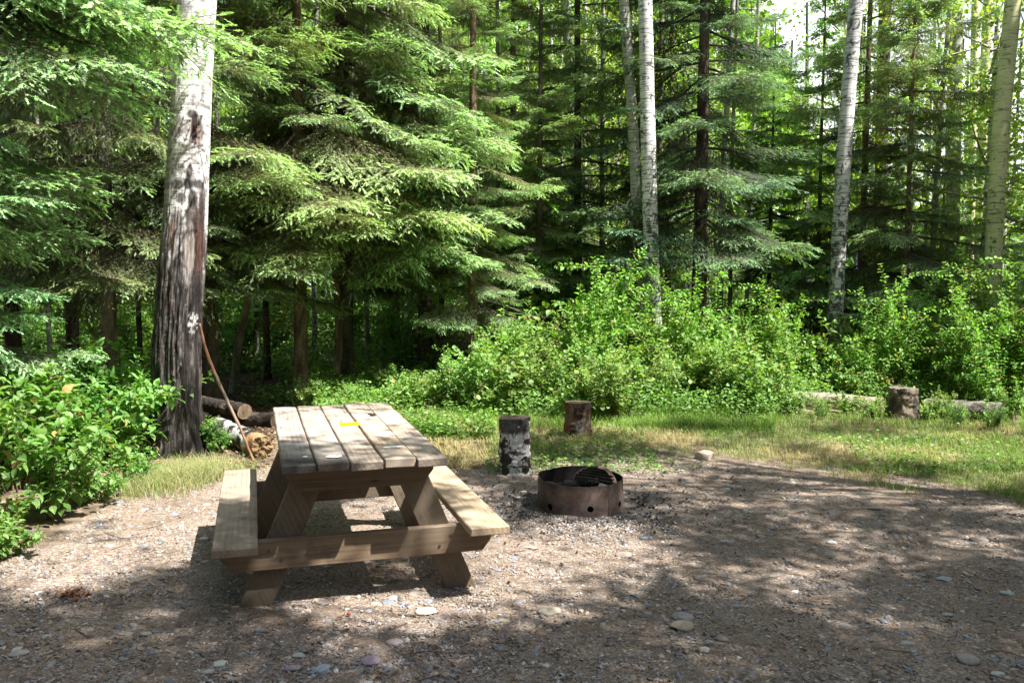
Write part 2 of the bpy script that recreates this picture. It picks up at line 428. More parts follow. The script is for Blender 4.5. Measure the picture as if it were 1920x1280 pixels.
# single cobbles one can point at:  px, py, width in px, label
COBBLES = [(800, 1148, 46, (.42, .38, .31), 'large pale flat cobble lying in the sun just in front of the picnic table'),
 (697, 1242, 44, (.27, .21, .24), 'mauve angular cobble near the bottom edge below the table'),
 (603, 1257, 38, (.27, .30, .34), 'blue grey flat cobble at the bottom edge of the gravel'),
 (413, 1247, 30, (.36, .36, .32), 'pale squarish cobble at the bottom left of the gravel'),
 (390, 1262, 26, (.27, .29, .30), 'grey wedge cobble touching the pale squarish one'),
 (548, 1255, 34, (.20, .18, .20), 'dark purple grey rounded cobble left of the blue grey one'),
 (740, 1206, 34, (.23, .19, .19), 'brownish mauve oval cobble beyond the mauve angular one'),
 (705, 1133, 24, (.33, .29, .19), 'small yellowish stone by the shadow of the table'),
 (560, 1232, 26, (.30, .30, .28), 'small pale oval pebble in the shade below the left table foot'),
 (492, 1186, 30, (.24, .22, .19), 'flat tan cobble in the shade under the left bench end'),
 (35, 1226, 36, (.30, .28, .24), 'pale tan cobble in the bottom left corner'),
 (270, 1192, 28, (.26, .25, .21), 'dull beige cobble on the shaded gravel left of the table'),
 (202, 1021, 22, (.34, .29, .24), 'light rounded cobble beside the leafy bush'),
 (388, 946, 14, (.5, .45, .4), 'white round stone on the sunny soil left of the bench'),
 (383, 1008, 18, (.46, .41, .35), 'flat white stone beside the left bench'),
 (998, 1029, 30, (.38, .29, .22), 'pinkish tan cobble between the table and the fire ring'),
 (1212, 1008, 26, (.20, .21, .22), 'grey oval cobble right of the fire ring'),
 (1030, 1146, 46, (.28, .24, .19), 'flat tan cobble in the middle foreground'),
 (1280, 1160, 42, (.25, .22, .21), 'broad grey brown cobble right of the middle foreground'),
 (1278, 1177, 50, (.30, .24, .18), 'long orange brown cobble just in front of the broad grey brown one'),
 (1352, 1200, 30, (.22, .18, .16), 'dark brown cobble further right in the foreground'),
 (1240, 1232, 18, (.33, .26, .18), 'small yellow brown pebble at the bottom centre'),
 (1170, 1040, 32, (.28, .23, .19), 'light brown flat stone on the gravel below the fire ring'),
 (1640, 954, 30, (.22, .19, .17), 'grey brown slab stone on the right of the gravel'),
 (1560, 1018, 22, (.26, .26, .26), 'small grey pebble in the dappled shade at right'),
 (1770, 1087, 32, (.26, .27, .28), 'pale grey cobble in the dappled shade at right'),
 (1888, 1112, 26, (.30, .34, .31), 'greenish white pebble at the right edge'),
 (1700, 1208, 30, (.29, .28, .26), 'light grey cobble in the lower right gravel'),
 (1812, 1238, 54, (.22, .20, .18), 'large brown slab cobble in the lower right corner'),
 (1873, 1265, 30, (.33, .33, .31), 'pale pebble in the lower right corner beside the slab'),
 (1518, 895, 26, (.26, .22, .19), 'brown stone at the edge of the grass right of the fire ring'),
 (1362, 1016, 26, (.28, .25, .23), 'tan flat stone in the gravel right of the fire ring'),
 (1835, 1013, 34, (.24, .21, .18), 'tan cobble in a patch of shade near the right edge'),
 (945, 1163, 26, (.26, .22, .17), 'small ochre stone in front of the right table foot')]
def build_cobbles():
    for i, (px, py, w, c, lab) in enumerate(COBBLES):
        p = ground(px, py); r = w / 2 / FPX * p[1] * 1.02; p[2] = gz(p[0], p[1]) + r * .12
        V, F = rock_tpl(3, 200 + i, .42); a = rng.uniform(-.5, .5); c_, s_ = math.cos(a), math.sin(a)
        V = V * r; V = np.stack([V[:, 0] * c_ - V[:, 1] * s_, V[:, 0] * s_ + V[:, 1] * c_, V[:, 2]], 1)
        cc = np.array(c) * (1 + (fbm(V / r * 2.5, 3, i)[:, None] - .5) * .35) * 1.25
        G = Geo(); G.add(V, F, cc)
        tag(put('cobble', G, M_STONE, loc=p, smooth_=True), lab, 'stone', 'cobbles lying on the gravel')
    p = ground(1322, 860); p[2] = gz(p[0], p[1]) + .02
    V, F = rock_tpl(4, 77, .8); V = V * .10; G = Geo(); G.add(V, F, np.array([.42, .34, .28]) * (.8 + .4 * fbm(V * 30, 3, 3)[:, None]))
    tag(put('rock', G, M_STONE, loc=p, smooth_=True), 'pinkish grey boulder poking out where gravel meets grass', 'rock')
build_cobbles()

# ------------------------------------------------------------------ picnic table
def wood_mat(name, light, dark, grey, stain=.5, wh=0., rot=None, gain=1.):
    k = NT(name); v = k.co()
    if rot:
        rm = k.n('ShaderNodeMapping', vector_type='POINT'); k.l(v, rm.inputs[0]); rm.inputs['Rotation'].default_value = rot; v = rm.outputs[0]
    oi = k.n('ShaderNodeObjectInfo').outputs['Random']
    cb = k.n('ShaderNodeCombineXYZ'); k.l(k.math('MULTIPLY', oi, 37.), cb.inputs[0]); k.l(k.math('MULTIPLY', oi, 11.), cb.inputs[2])
    ad = k.n('ShaderNodeVectorMath', operation='ADD'); k.l(v, ad.inputs[0]); k.l(cb.outputs[0], ad.inputs[1]); w = ad.outputs[0]
    g1 = k.noise(k.mp(w, (60, 2.2, 60)), 1., 5, .65, .5)
    wv = k.n('ShaderNodeTexWave', wave_type='RINGS', rings_direction='Y'); k.l(k.mp(w, (6, .5, 9)), wv.inputs[0])
    wv.inputs['Scale'].default_value = 2.2; wv.inputs['Distortion'].default_value = 6; wv.inputs['Detail'].default_value = 3; wv.inputs['Detail Scale'].default_value = .8
    big = k.noise(w, 3.2, 5, .6)
    crack = k.noise(k.mp(w, (120, 1.1, 40)), 1., 3, .6)
    c = k.mx(k.ramp(g1, [(.3, 0), (.7, 1)]), dark, light)
    c = k.mx(k.math('MULTIPLY', k.ramp(wv.outputs[1], [(.45, 0), (.9, 1)]), .45), c, tuple(np.array(dark) * .8))
    c = k.mx(k.ramp(big, [(.38, 0), (.62, .8)]), c, grey)
    c = k.mx(1., c, k.ramp(crack, [(.24, .3), (.33, 1)]), 'MULTIPLY')
    c = k.mx(k.math('MULTIPLY', k.ramp(k.noise(w, 5., 6, .7), [(.55, 0), (.68, 1)]), stain), c, (.055, .05, .048))
    c = k.mx(1., c, k.attr(), 'MULTIPLY')
    kn = k.vor(k.mp(w, (7, 2.0, 7)), 1.0); c = k.mx(k.ramp(kn, [(.035, .85), (.075, 0)]), c, (.05, .03, .02))
    if wh:
        c = k.mx(k.math('MULTIPLY', k.ramp(k.noise(k.mp(w, (30, 9, 9)), 1., 4, .7), [(.68, 0), (.76, 1)]), wh), c, (.6, .58, .54))
    h = k.mx(.5, g1, crack)
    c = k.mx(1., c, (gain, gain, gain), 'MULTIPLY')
    return k.pbr(c, .72, .25, k.bump(h, .55, .003))
M_TOP = wood_mat('weathered_top_planks', (.41, .345, .275), (.20, .155, .12), (.31, .28, .25), .85, .3, None, 1.2)
M_BENCH = wood_mat('bench_planks', (.41, .33, .235), (.23, .17, .115), (.33, .275, .21), .55, .15, None, 1.15)
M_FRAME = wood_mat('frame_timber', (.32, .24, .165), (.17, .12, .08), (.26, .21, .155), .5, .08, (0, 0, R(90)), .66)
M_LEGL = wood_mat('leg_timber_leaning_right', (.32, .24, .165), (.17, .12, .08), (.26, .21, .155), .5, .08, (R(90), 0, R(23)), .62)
M_STEEL = NT('bolt_steel').pbr((.12, .10, .09), .5, .5, None, .7)

def build_table():
    root = empty('picnic_table', (-.7018, 3.9727, 0), 'weathered wooden picnic table with attached benches standing on the gravel', 'picnic table')
    root.rotation_euler = (0, 0, .3017)
    r = np.random.default_rng(5)
    def plank(name, c0, c1, mat, tint=(1, 1, 1), ends=0., rot=0., nsub=40, wear=.008, shade=None):
        # plank along y with many sections so its edges wander slightly
        c0 = np.array(c0, float); c1 = np.array(c1, float)
        V, F = box(c0, c1, .005)
        import bmesh
        bm = bmesh.new(); vs = [bm.verts.new(v) for v in V]; bm.verts.ensure_lookup_table()
        for f in F:
            bm.faces.new([vs[i] for i in f])
        bmesh.ops.dissolve_limit(bm, angle_limit=.01, verts=bm.verts, edges=bm.edges)
        ax = int(np.argmax(c1 - c0)); nrm = [0, 0, 0]; nrm[ax] = 1
        for t in np.linspace(0, 1, nsub)[1:-1]:
            p = [0, 0, 0]; p[ax] = c0[ax] + (c1[ax] - c0[ax]) * t
            bmesh.ops.bisect_plane(bm, geom=bm.verts[:] + bm.edges[:] + bm.faces[:], plane_co=p, plane_no=nrm)
        bmesh.ops.triangulate(bm, faces=bm.faces[:]); bm.verts.index_update()
        V = np.array([v.co[:] for v in bm.verts]); F = np.array([[v.index for v in f.verts] for f in bm.faces]); bm.free()
        sd = r.integers(1000)
        V = V + (np.stack([fbm(V * [30, 7, 30] + 9, 3, sd), fbm(V * [30, 9, 30] + 5, 3, sd + 1), fbm(V * [9, 4, 9] + 2, 3, sd + 2)], 1) - .5) * wear * np.array([1, 1.5, .7])
        C = np.tile(np.array(tint, float)[None], (len(V), 1))
        if shade is not None: C = C * shade(V)[:, None]  # darkens the tint along the plank
        G = Geo(); G.add(V, F, C); return put(name, G, mat, root)
    w = .1525; g = .0075; x0 = -.3936
    ends = [(-.004, 1.925), (.006, 1.935), (-.018, 1.93), (.004, 1.985), (-.02, 1.955)]
    tints = [(.88, .9, .95), (1, .98, .97), (.98, .97, .97), (1.2, 1.1, 1.0), (1.0, .97, .93)]
    for i in range(5):
        a = x0 + i * (w + g) + (.004 if i == 3 else 0)
        sh = lambda V, i=i: 1 - (.80 if i == 0 else .66 if i == 1 else .42 if i in (2, 4) else .12) * smooth(-V[:, 1], -.42, -.02) * (.5 + fbm(V * [9, 5, 9], 3, 60 + i))  # dark stain growing towards the near board ends
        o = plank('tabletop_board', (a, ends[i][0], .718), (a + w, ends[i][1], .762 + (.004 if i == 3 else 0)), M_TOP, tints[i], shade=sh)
        if i == 2:
            G = Geo(); V, F = box((-.035 + .012, 1.03, .7605), (.107 - .006, 1.135, .7650), .0008); G.add(V, F, (1, 1, 1))
            k = NT('yellow_plate'); v = k.co(); nn = k.noise(k.mp(v, (60, 90, 1)), 1., 3, .6)
            st = put('plate', G, k.pbr(k.mx(k.ramp(nn, [(.60, 0), (.64, .55)]), (.80, .66, .0), (.70, .38, .02)), .35, .5), o)
            st['label'] = 'small yellow metal plate fixed on the middle boards'
    # bird droppings, flat white splashes that belong to the top boards
    # benches
    for s in (-1, 1):
        a, b = (.5095, .7141) if s > 0 else (-.7141, -.5095)
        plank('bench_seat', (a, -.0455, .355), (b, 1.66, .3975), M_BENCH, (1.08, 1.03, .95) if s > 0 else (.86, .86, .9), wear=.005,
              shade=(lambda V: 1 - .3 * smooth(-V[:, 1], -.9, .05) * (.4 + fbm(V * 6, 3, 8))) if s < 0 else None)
    # frames: two A frames, crossbeam in front of the legs, top support
    for fy, sg in ((.255, -1), (1.42, 1)):
        bx0 = fy - .085 if sg < 0 else fy + .043
        def prism(name, pts, y0, y1, mat, tint):
            n = len(pts); V = np.array([[p[0], y0, p[1]] for p in pts] + [[p[0], y1, p[1]] for p in pts]); F = []
            for t in range(1, n - 1): F.append([0, t, t + 1]); F.append([n, n + t + 1, n + t])
            for t in range(n): u = (t + 1) % n; F.append([t, n + t, n + u]); F.append([t, n + u, u])
            import bmesh
            bm = bmesh.new(); vs = [bm.verts.new(v) for v in V]
            for f in F: bm.faces.new([vs[i] for i in f])
            bmesh.ops.recalc_face_normals(bm, faces=bm.faces[:])
            bmesh.ops.dissolve_limit(bm, angle_limit=.01, verts=bm.verts, edges=bm.edges)
            bmesh.ops.bevel(bm, geom=bm.edges[:], offset=.004, segments=1, affect='EDGES')
            bmesh.ops.triangulate(bm, faces=bm.faces[:]); bm.verts.index_update()
            V = np.array([v.co[:] for v in bm.verts]); F = np.array([[v.index for v in f.verts] for f in bm.faces]); bm.free()
            G = Geo(); G.add(V, F, tint); return put(name, G, mat, root)
        for s in (-1, 1):   # leg: 0.19 wide board leaning inward
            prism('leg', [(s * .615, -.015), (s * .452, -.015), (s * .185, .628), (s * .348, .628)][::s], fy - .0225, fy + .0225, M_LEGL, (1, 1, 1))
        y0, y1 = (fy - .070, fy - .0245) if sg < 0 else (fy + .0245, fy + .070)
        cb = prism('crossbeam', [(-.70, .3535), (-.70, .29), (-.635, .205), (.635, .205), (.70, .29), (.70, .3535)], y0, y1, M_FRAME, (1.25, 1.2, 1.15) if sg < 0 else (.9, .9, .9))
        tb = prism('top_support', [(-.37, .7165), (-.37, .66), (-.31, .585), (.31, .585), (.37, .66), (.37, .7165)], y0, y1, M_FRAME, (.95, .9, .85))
        for x, z, par in ((-.46, .30, cb), (-.40, .25, cb), (.46, .30, cb), (.40, .25, cb)):
            yy = y0 - .004 if sg < 0 else y1 + .0005
            V, F = tube([(x, yy, z), (x, yy + .0035, z)], .0075, 8); G = Geo(); G.add(V, F, (1, 1, 1)); put('bolt', G, M_STEEL, par)
    # middle cleat under the top
    V, F = box((-.36, .93, .6735), (.36, .975, .7165)); G = Geo(); G.add(V, F, (.8, .8, .8)); put('top_cleat', G, M_FRAME, root)
    # nail heads along the boards, one mesh per fixing row would be a pattern: kept inside a small part
    return root
TABLE = build_table()
def tpos(x, y, z):
    c, s = math.cos(.3017), math.sin(.3017); return np.array([-.7018 + c * x - s * y, 3.9727 + s * x + c * y, z])

def build_table_bits():
    k = NT('white_splash'); M = k.pbr((.95, .95, .92), .7, .3)
    for (x, y, sx, sy, sd, lab) in ((-.145, .13, .042, .028, 1, 'white bird dropping near the front edge of the second board'),
                             (.17, .29, .05, .022, 2, 'long white bird dropping on the fourth board of the table top'),
                             (-.28, .16, .014, .012, 3, 'tiny white speck on the leftmost board')):
        a = np.linspace(0, 2 * np.pi, 28, endpoint=False); rr = .55 + .8 * fbm(np.stack([np.cos(a), np.sin(a), a * 0 + sd], 1) * 2.2, 3, sd)
        V = np.stack([x + sx * rr * np.cos(a), y + sy * rr * np.sin(a), a * 0 + .7675], 1); V = np.array([tpos(*v) for v in V])
        c = V.mean(0) + [0, 0, .0015]; V = np.concatenate([V, [c]]); j = np.arange(28)
        G = Geo(); G.add(V, np.stack([j, (j + 1) % 28, np.full(28, 28)], 1), (1, 1, 1)); tag(put('bird_dropping', G, M), lab, 'dropping')
    p = tpos(.20, 1.35, .768); G = Geo()
    for i in range(9):
        a = rng.uniform(0, 6.28); V, F = rock_tpl(1, 300 + i, .6); G.add(V * .014 + [rng.uniform(-.03, .03), rng.uniform(-.02, .02), .006], F, (.03, .025, .02))
    tag(put('burnt_crust', G, M_STONE, loc=p), 'small black crumbled lump on the table top behind the yellow plate', 'debris')
    # dry sprig and red bit on the gravel
    p = ground(140, 1118); p[2] = gz(p[0], p[1]) + .012; G = Geo()
    for i in range(60):
        a = rng.uniform(0, 6.28); o = rng.normal(size=3) * [.045, .03, .006]; V = np.array([[0, 0, 0], [.03, .007, .008], [.03, -.007, .012], [.05, 0, .004]])
        c, s = math.cos(a), math.sin(a); V = np.stack([V[:, 0] * c - V[:, 1] * s, V[:, 0] * s + V[:, 1] * c, V[:, 2]], 1) + o
        G.add(V, [[0, 1, 2], [1, 3, 2]], np.array([.17, .07, .04]) * rng.uniform(.6, 1.4))
    tag(put('dead_leaves', G, M_LITTER, loc=p), 'small clump of reddish brown dead leaves on the shaded gravel at left', 'leaves')
    p = ground(654, 1156); p[2] = gz(p[0], p[1]) + .012; V, F = rock_tpl(2, 9, .9); G = Geo(); G.add(V * .011, F, (.28, .05, .03))
    tag(put('berry', G, M_STONE, loc=p, smooth_=True), 'tiny red brown berry on the gravel in front of the table', 'berry')
build_table_bits()

# ------------------------------------------------------------------ fire ring
def build_ring():
    root = empty('fire_ring', RING, 'round rusty steel fire ring with air holes standing on the gravel', 'fire pit')
    k = NT('burnt_steel'); v = k.co()
    n1 = k.noise(v, 5, 6, .65, .4); n2 = k.noise(k.mp(v, (9, 9, 3)), 1.5, 6, .7); n3 = k.noise(v, 55, 5, .7)
    c = k.ramp(n1, [(.3, (.07, .055, .05)), (.48, (.16, .12, .105)), (.6, (.26, .20, .175)), (.75, (.36, .29, .26))])
    c = k.mx(k.ramp(n2, [(.60, 0), (.72, .7)]), c, (.26, .09, .045))
    c = k.mx(1., c, k.ramp(n3, [(.3, .7), (.7, 1.2)]), 'MULTIPLY'); c = k.mx(1., c, k.attr(), 'MULTIPLY')
    MS = k.pbr(c, .62, .35, k.bump(n3, .35, .003), .25)
    r0, h, th = .312, .232, .006; N = 180; nz = 12
    face_dir = math.atan2(-RING[1], -RING[0])
    holes = [face_dir + .21, face_dir + 1.12, face_dir - .72, face_dir + 2.4, face_dir - 2.1]
    G = Geo()
    dth = 2 * np.pi / N; hz0, hz1 = 2, 6   # patch rows for the hole
    zs = np.linspace(-.02, h, nz + 1)
    hc = [int(round(a / dth)) % N for a in holes]
    skip = set()
    for c0 in hc:
        for t in range(-3, 3):
            for z in range(hz0, hz1): skip.add(((c0 + t) % N, z))
    def cyl(rad, flip, tint):
        V = []; F = []
        for i in range(nz + 1):
            for j in range(N): V.append((rad * math.cos(j * dth), rad * math.sin(j * dth), zs[i]))
        def q(a, b, c, d):
            f = [[a, b, c], [a, c, d]]; F.extend([x[::-1] for x in f] if flip else f)
        for i in range(nz):
            for j in range(N):
                if (j, i) in skip: continue
                q(i * N + j, i * N + (j + 1) % N, (i + 1) * N + (j + 1) % N, (i + 1) * N + j)
        rings = []
        for c0 in hc:
            bd = [(hz0, c0 + t) for t in range(-3, 3)] + [(z, c0 + 3) for z in range(hz0, hz1)] + [(hz1, c0 + t) for t in range(3, -3, -1)] + [(z, c0 - 3) for z in range(hz1, hz0, -1)]
            zc = (zs[hz0] + zs[hz1]) / 2; st = len(V); m = len(bd)
            for (z, j) in bd:
                u = (j - c0) * dth * rad; w = zs[z] - zc; l = math.hypot(u, w); u, w = u / l * .0235, w / l * .0235
                a = c0 * dth + u / rad; V.append((rad * math.cos(a), rad * math.sin(a), zc + w))
            for t in range(m):
                u = (t + 1) % m; q(bd[t][0] * N + bd[t][1] % N, bd[u][0] * N + bd[u][1] % N, st + u, st + t)
            rings.append((st, m))
        return np.array(V), F, rings
    Vo, Fo, ro = cyl(r0, False, 1); Vi, Fi, ri = cyl(r0 - th, True, 1); no = len(Vo)
    F = Fo + [[x + no for x in f] for f in Fi]
    for j in range(N):
        u = (j + 1) % N; a, b = nz * N + j, nz * N + u; F += [[a, b, no + b], [a, no + b, no + a]]
    for (s, m), (s2, _) in zip(ro, ri):
        for t in range(m): u = (t + 1) % m; F += [[s + t, s + u, no + s2 + u], [s + t, no + s2 + u, no + s2 + t]]
    V = np.concatenate([Vo, Vi]); V[:, 0] *= 1.0; V += (fbm(V * 4, 2, 2)[:, None] - .5) * .026
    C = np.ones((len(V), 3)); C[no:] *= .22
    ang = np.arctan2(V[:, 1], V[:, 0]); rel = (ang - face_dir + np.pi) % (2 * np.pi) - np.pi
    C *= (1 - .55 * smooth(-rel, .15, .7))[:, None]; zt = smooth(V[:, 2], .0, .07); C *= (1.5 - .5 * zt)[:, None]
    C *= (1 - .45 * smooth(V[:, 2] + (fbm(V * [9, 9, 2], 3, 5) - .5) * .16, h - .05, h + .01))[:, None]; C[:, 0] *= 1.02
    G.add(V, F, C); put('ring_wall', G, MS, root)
    a = face_dir + .71; G = Geo(); V, F = box((r0 + .001, -.006, 0), (r0 + .004, .006, h - .004), .001)
    c, s = math.cos(a), math.sin(a); V = np.stack([V[:, 0] * c - V[:, 1] * s, V[:, 0] * s + V[:, 1] * c, V[:, 2]], 1); G.add(V, F, (.8, .75, .72)); put('weld_seam', G, MS, root)
    # cooking grate: half-moon of flat bars tilted in the ring with a hoop
    g0 = RING + np.array([.1, .0, .26]); gr = empty('cooking_grate', g0, 'black barred cooking grate with a pale hoop tilted over the rim of the fire ring', 'grate')
    ends = [((1076, 895, 6.12), (1152, 905, 5.80)), ((1080, 889, 6.14), (1151, 899, 5.84)), ((1086, 884, 6.16), (1149, 893, 5.88)), ((1093, 880, 6.18), (1146, 888, 5.92)), ((1102, 877, 6.20), (1141, 882, 5.96)), ((1112, 876, 6.2), (1134, 878, 6.0))]
    for e0, e1 in ends:
        q0, q1 = at(*e0) - g0, at(*e1) - g0; P = np.array([q0, (q0 + q1) / 2 + [0, 0, .008], q1]); V, F = tube(P, .0055, 6); G = Geo(); G.add(V, F, (.12, .11, .11)); put('bar', G, MS, gr)
    def strap(name, pts, col, hw=.014):
        C_ = np.array([at(*q) for q in pts]) - g0; s = np.linspace(0, len(C_) - 1, 30); P = np.stack([np.interp(s, range(len(C_)), C_[:, k]) for k in range(3)], 1)
        for k in range(3): P[2:-2, k] = np.convolve(P[:, k], np.ones(5) / 5, 'valid')
        T = np.gradient(P, axis=0); T /= np.linalg.norm(T, axis=1)[:, None]; W = np.array([.35, .8, .5]); W /= np.linalg.norm(W); W = W - T * (T @ W)[:, None]; W /= np.linalg.norm(W, axis=1)[:, None]; N = np.cross(T, W)
        Vv = np.stack([P + W * hw + N * .003, P - W * hw + N * .003, P - W * hw - N * .003, P + W * hw - N * .003], 1).reshape(-1, 3); m = len(P); F = []
        for i in range(m - 1):
            for j in range(4): u = (j + 1) % 4; F += [[i * 4 + j, i * 4 + u, i * 4 + 4 + u], [i * 4 + j, i * 4 + 4 + u, i * 4 + 4 + j]]
        F += [[0, 1, 2], [0, 2, 3], [m * 4 - 4, m * 4 - 2, m * 4 - 3], [m * 4 - 4, m * 4 - 1, m * 4 - 2]]
        G = Geo(); G.add(Vv, F, col); return put(name, G, MS, gr)
    h_ = strap('hoop', [(1122, 875, 6.02), (1134, 878, 5.99), (1143, 885, 5.94), (1150, 896, 5.88), (1154, 908, 5.80)], (2.0, 1.65, 1.5)); h_['label'] = 'pinkish burnt steel hoop at the right end of the grate'
    strap('frame', [(1074, 898, 6.10), (1080, 888, 6.15), (1092, 879, 6.19), (1108, 875, 6.2), (1124, 875, 6.05)], (.25, .23, .22), .010)
    # ash bed
    G = Geo(); n = 40; aa = np.linspace(0, 2 * np.pi, n, endpoint=False); V = [(0, 0, .125)]
    for rr in (.1, .2, .26, .303):
        for t in aa: V.append((rr * math.cos(t), rr * math.sin(t), .125 + .015 * math.sin(3 * t + rr * 20) * (rr < .3) - .01 * (rr / .315) ** 2))
    F = [[0, 1 + j, 1 + (j + 1) % n] for j in range(n)]
    for i in range(3):
        for j in range(n): a0, b0 = 1 + i * n + j, 1 + i * n + (j + 1) % n; F += [[a0, a0 + n, b0 + n], [a0, b0 + n, b0]]
    G.add(np.array(V), F, (.05, .048, .048)); o = put('ash_bed', G, M_STONE, loc=RING); tag(o, 'grey black ash heaped inside the fire ring', 'ash', kind='stuff')
    for i, (x, y, a, L, lab, col) in enumerate([(.05, -.16, .3, .2, 'charred log end with pale splinters lying near the front of the fire ring', (.03, .028, .026)), (-.13, .03, -.5, .24, 'blackened log lying across the ash on the left of the fire ring', (.02, .02, .02)), (.02, .14, .15, .26, 'burnt log lying beneath the cooking grate', (.02, .018, .016))]):
        t = np.linspace(-.5, .5, 12); P = np.stack([x + L * t * math.cos(a), y + L * t * math.sin(a), .145 + .02 * t], 1)
        V, F = tube(P, .032 * (1 + .15 * np.sin(t * 9)), 14); V += (fbm(V * 35, 3, i)[:, None] - .5) * .014
        C = np.tile(np.array(col)[None], (len(V), 1)); 
        if i == 0: C = mix(C, (.5, .3, .14), smooth(V[:, 0], .12, .14) * (fbm(V * 60, 2, 4) > .45))
        G = Geo(); G.add(V, F, C); tag(put('burnt_log', G, M_BARK, loc=RING), lab, 'log', 'burnt logs in the fire ring')
build_ring()

# ------------------------------------------------------------------ logs and stumps
def log_mesh(P, rad, n=64, m=40, rough=.006, seed=0, colf=None, endcol=(.33, .24, .15), ragged=0.):
    """round log along polyline P; returns bark geo and list of end geos"""
    P = np.asarray(P, float); s = np.linspace(0, len(P) - 1, m); Q = np.stack([np.interp(s, np.arange(len(P)), P[:, k]) for k in range(3)], 1)
    rr = np.interp(s, np.arange(len(P)), np.broadcast_to(rad, (len(P),)))
    V, F = tube(Q, rr, n, cap=False); ax = (Q[-1] - Q[0]) / np.linalg.norm(Q[-1] - Q[0])
    cen = np.repeat(Q, n, 0); d = V - cen; dn = d / np.linalg.norm(d, axis=1)[:, None]
    t = np.repeat(np.linspace(0, 1, m), n); th = np.tile(np.arange(n) / n * 2 * np.pi, m)
    N1 = fbm(V * 9 + seed, 4, seed) - .5; N2 = fbm(V * 38 + seed, 4, seed + 3) - .5
    V = V + dn * (N1 * rough * 3.5 + N2 * rough * 2.2)[:, None]
    if ragged: V = V + ax[None] * (((fbm(V * 30, 3, seed) - .5) * ragged)[:, None] * (t > .97)[:, None])
    C = colf(V, t, th) if colf else np.tile([.2, .15, .1], (len(V), 1))
    G = Geo(); G.add(V, F, C); ends = []
    for e, base in ((0, 0), (1, (m - 1) * n)):
        ring = V[base:base + n]; c = ring.mean(0); K = 7; VV = []; 
        for i in range(K + 1):
            f = 1 - i / K
            VV.append(c + (ring - c) * f * .995 + ax * (.002 if e else -.002) * (1 - 2 * (i == 0)) * 0)
        VV = np.concatenate(VV); nz_ = fbm(VV * 25, 3, seed + e) - .5; VV = VV + ax * (nz_ * (.006 + ragged * .6))[:, None] * np.repeat([0] + [1] * K, n)[:, None]
        q = []
        for i in range(K):
            for j in range(n):
                u = (j + 1) % n; a, b, cc, dd = i * n + j, i * n + u, i * n + n + u, i * n + n + j
                q += ([[a, b, cc], [a, cc, dd]] if e else [[a, cc, b], [a, dd, cc]])
        rad_ = np.linalg.norm(VV - c, axis=1); rings = .8 + .3 * np.sin(rad_ * 330 + 5 * fbm(VV * 12, 2, 8)) * .5
        EC = np.array(endcol)[None] * (rings * (.75 + .5 * fbm(VV * 20, 3, 2)))[:, None]
        E = Geo(); E.add(VV, q, EC); ends.append(E)
    return G, ends
def place_log(name, P, rad, label, cat, colf, **kw):
    base = np.array(P[0], float); P = np.array(P, float) - base
    G, ends = log_mesh(P, rad, colf=colf, **kw)
    root = empty(name, base, label, cat); put('bark', G, M_BARK, root, smooth_=True)
    for e in ends: put('cut_face', e, M_BARK, root)
    return root
def birch_col(V, t, th):
    a = fbm(V * [11, 11, 13] + 3, 5, 31); b = fbm(V * [6, 6, 40], 4, 33); c = np.tile([.62, .62, .60], (len(V), 1)) * (.75 + .4 * fbm(V * 15, 3, 2))[:, None]
    ridg = 1 - np.abs(fbm(V * [9, 9, 6], 4, 51) - .5) * 2
    dark = np.maximum(smooth(a, .535, .56), smooth(ridg, .955, .975)); dark = np.maximum(dark, smooth(b, .60, .64) * .9)
    return mix(c, (.05, .042, .036), dark)
def brown_col(V, t, th):
    a = fbm(V * [14, 14, 5], 5, 12); c = mix((.05, .032, .025), (.22, .145, .105), smooth(a, .38, .62))
    c = mix(c, (.20, .07, .04), smooth(fbm(V * 9, 3, 14), .56, .66)); return mix(c, (.20, .18, .17), smooth(fbm(V * 11, 4, 15), .6, .7))
def black_birch(V, t, th):
    c = birch_col(V, t, th); top = smooth(t, .70, .80) * (fbm(V * 11, 3, 5) > .47)
    return mix(c, (.035, .03, .028), top * .9)
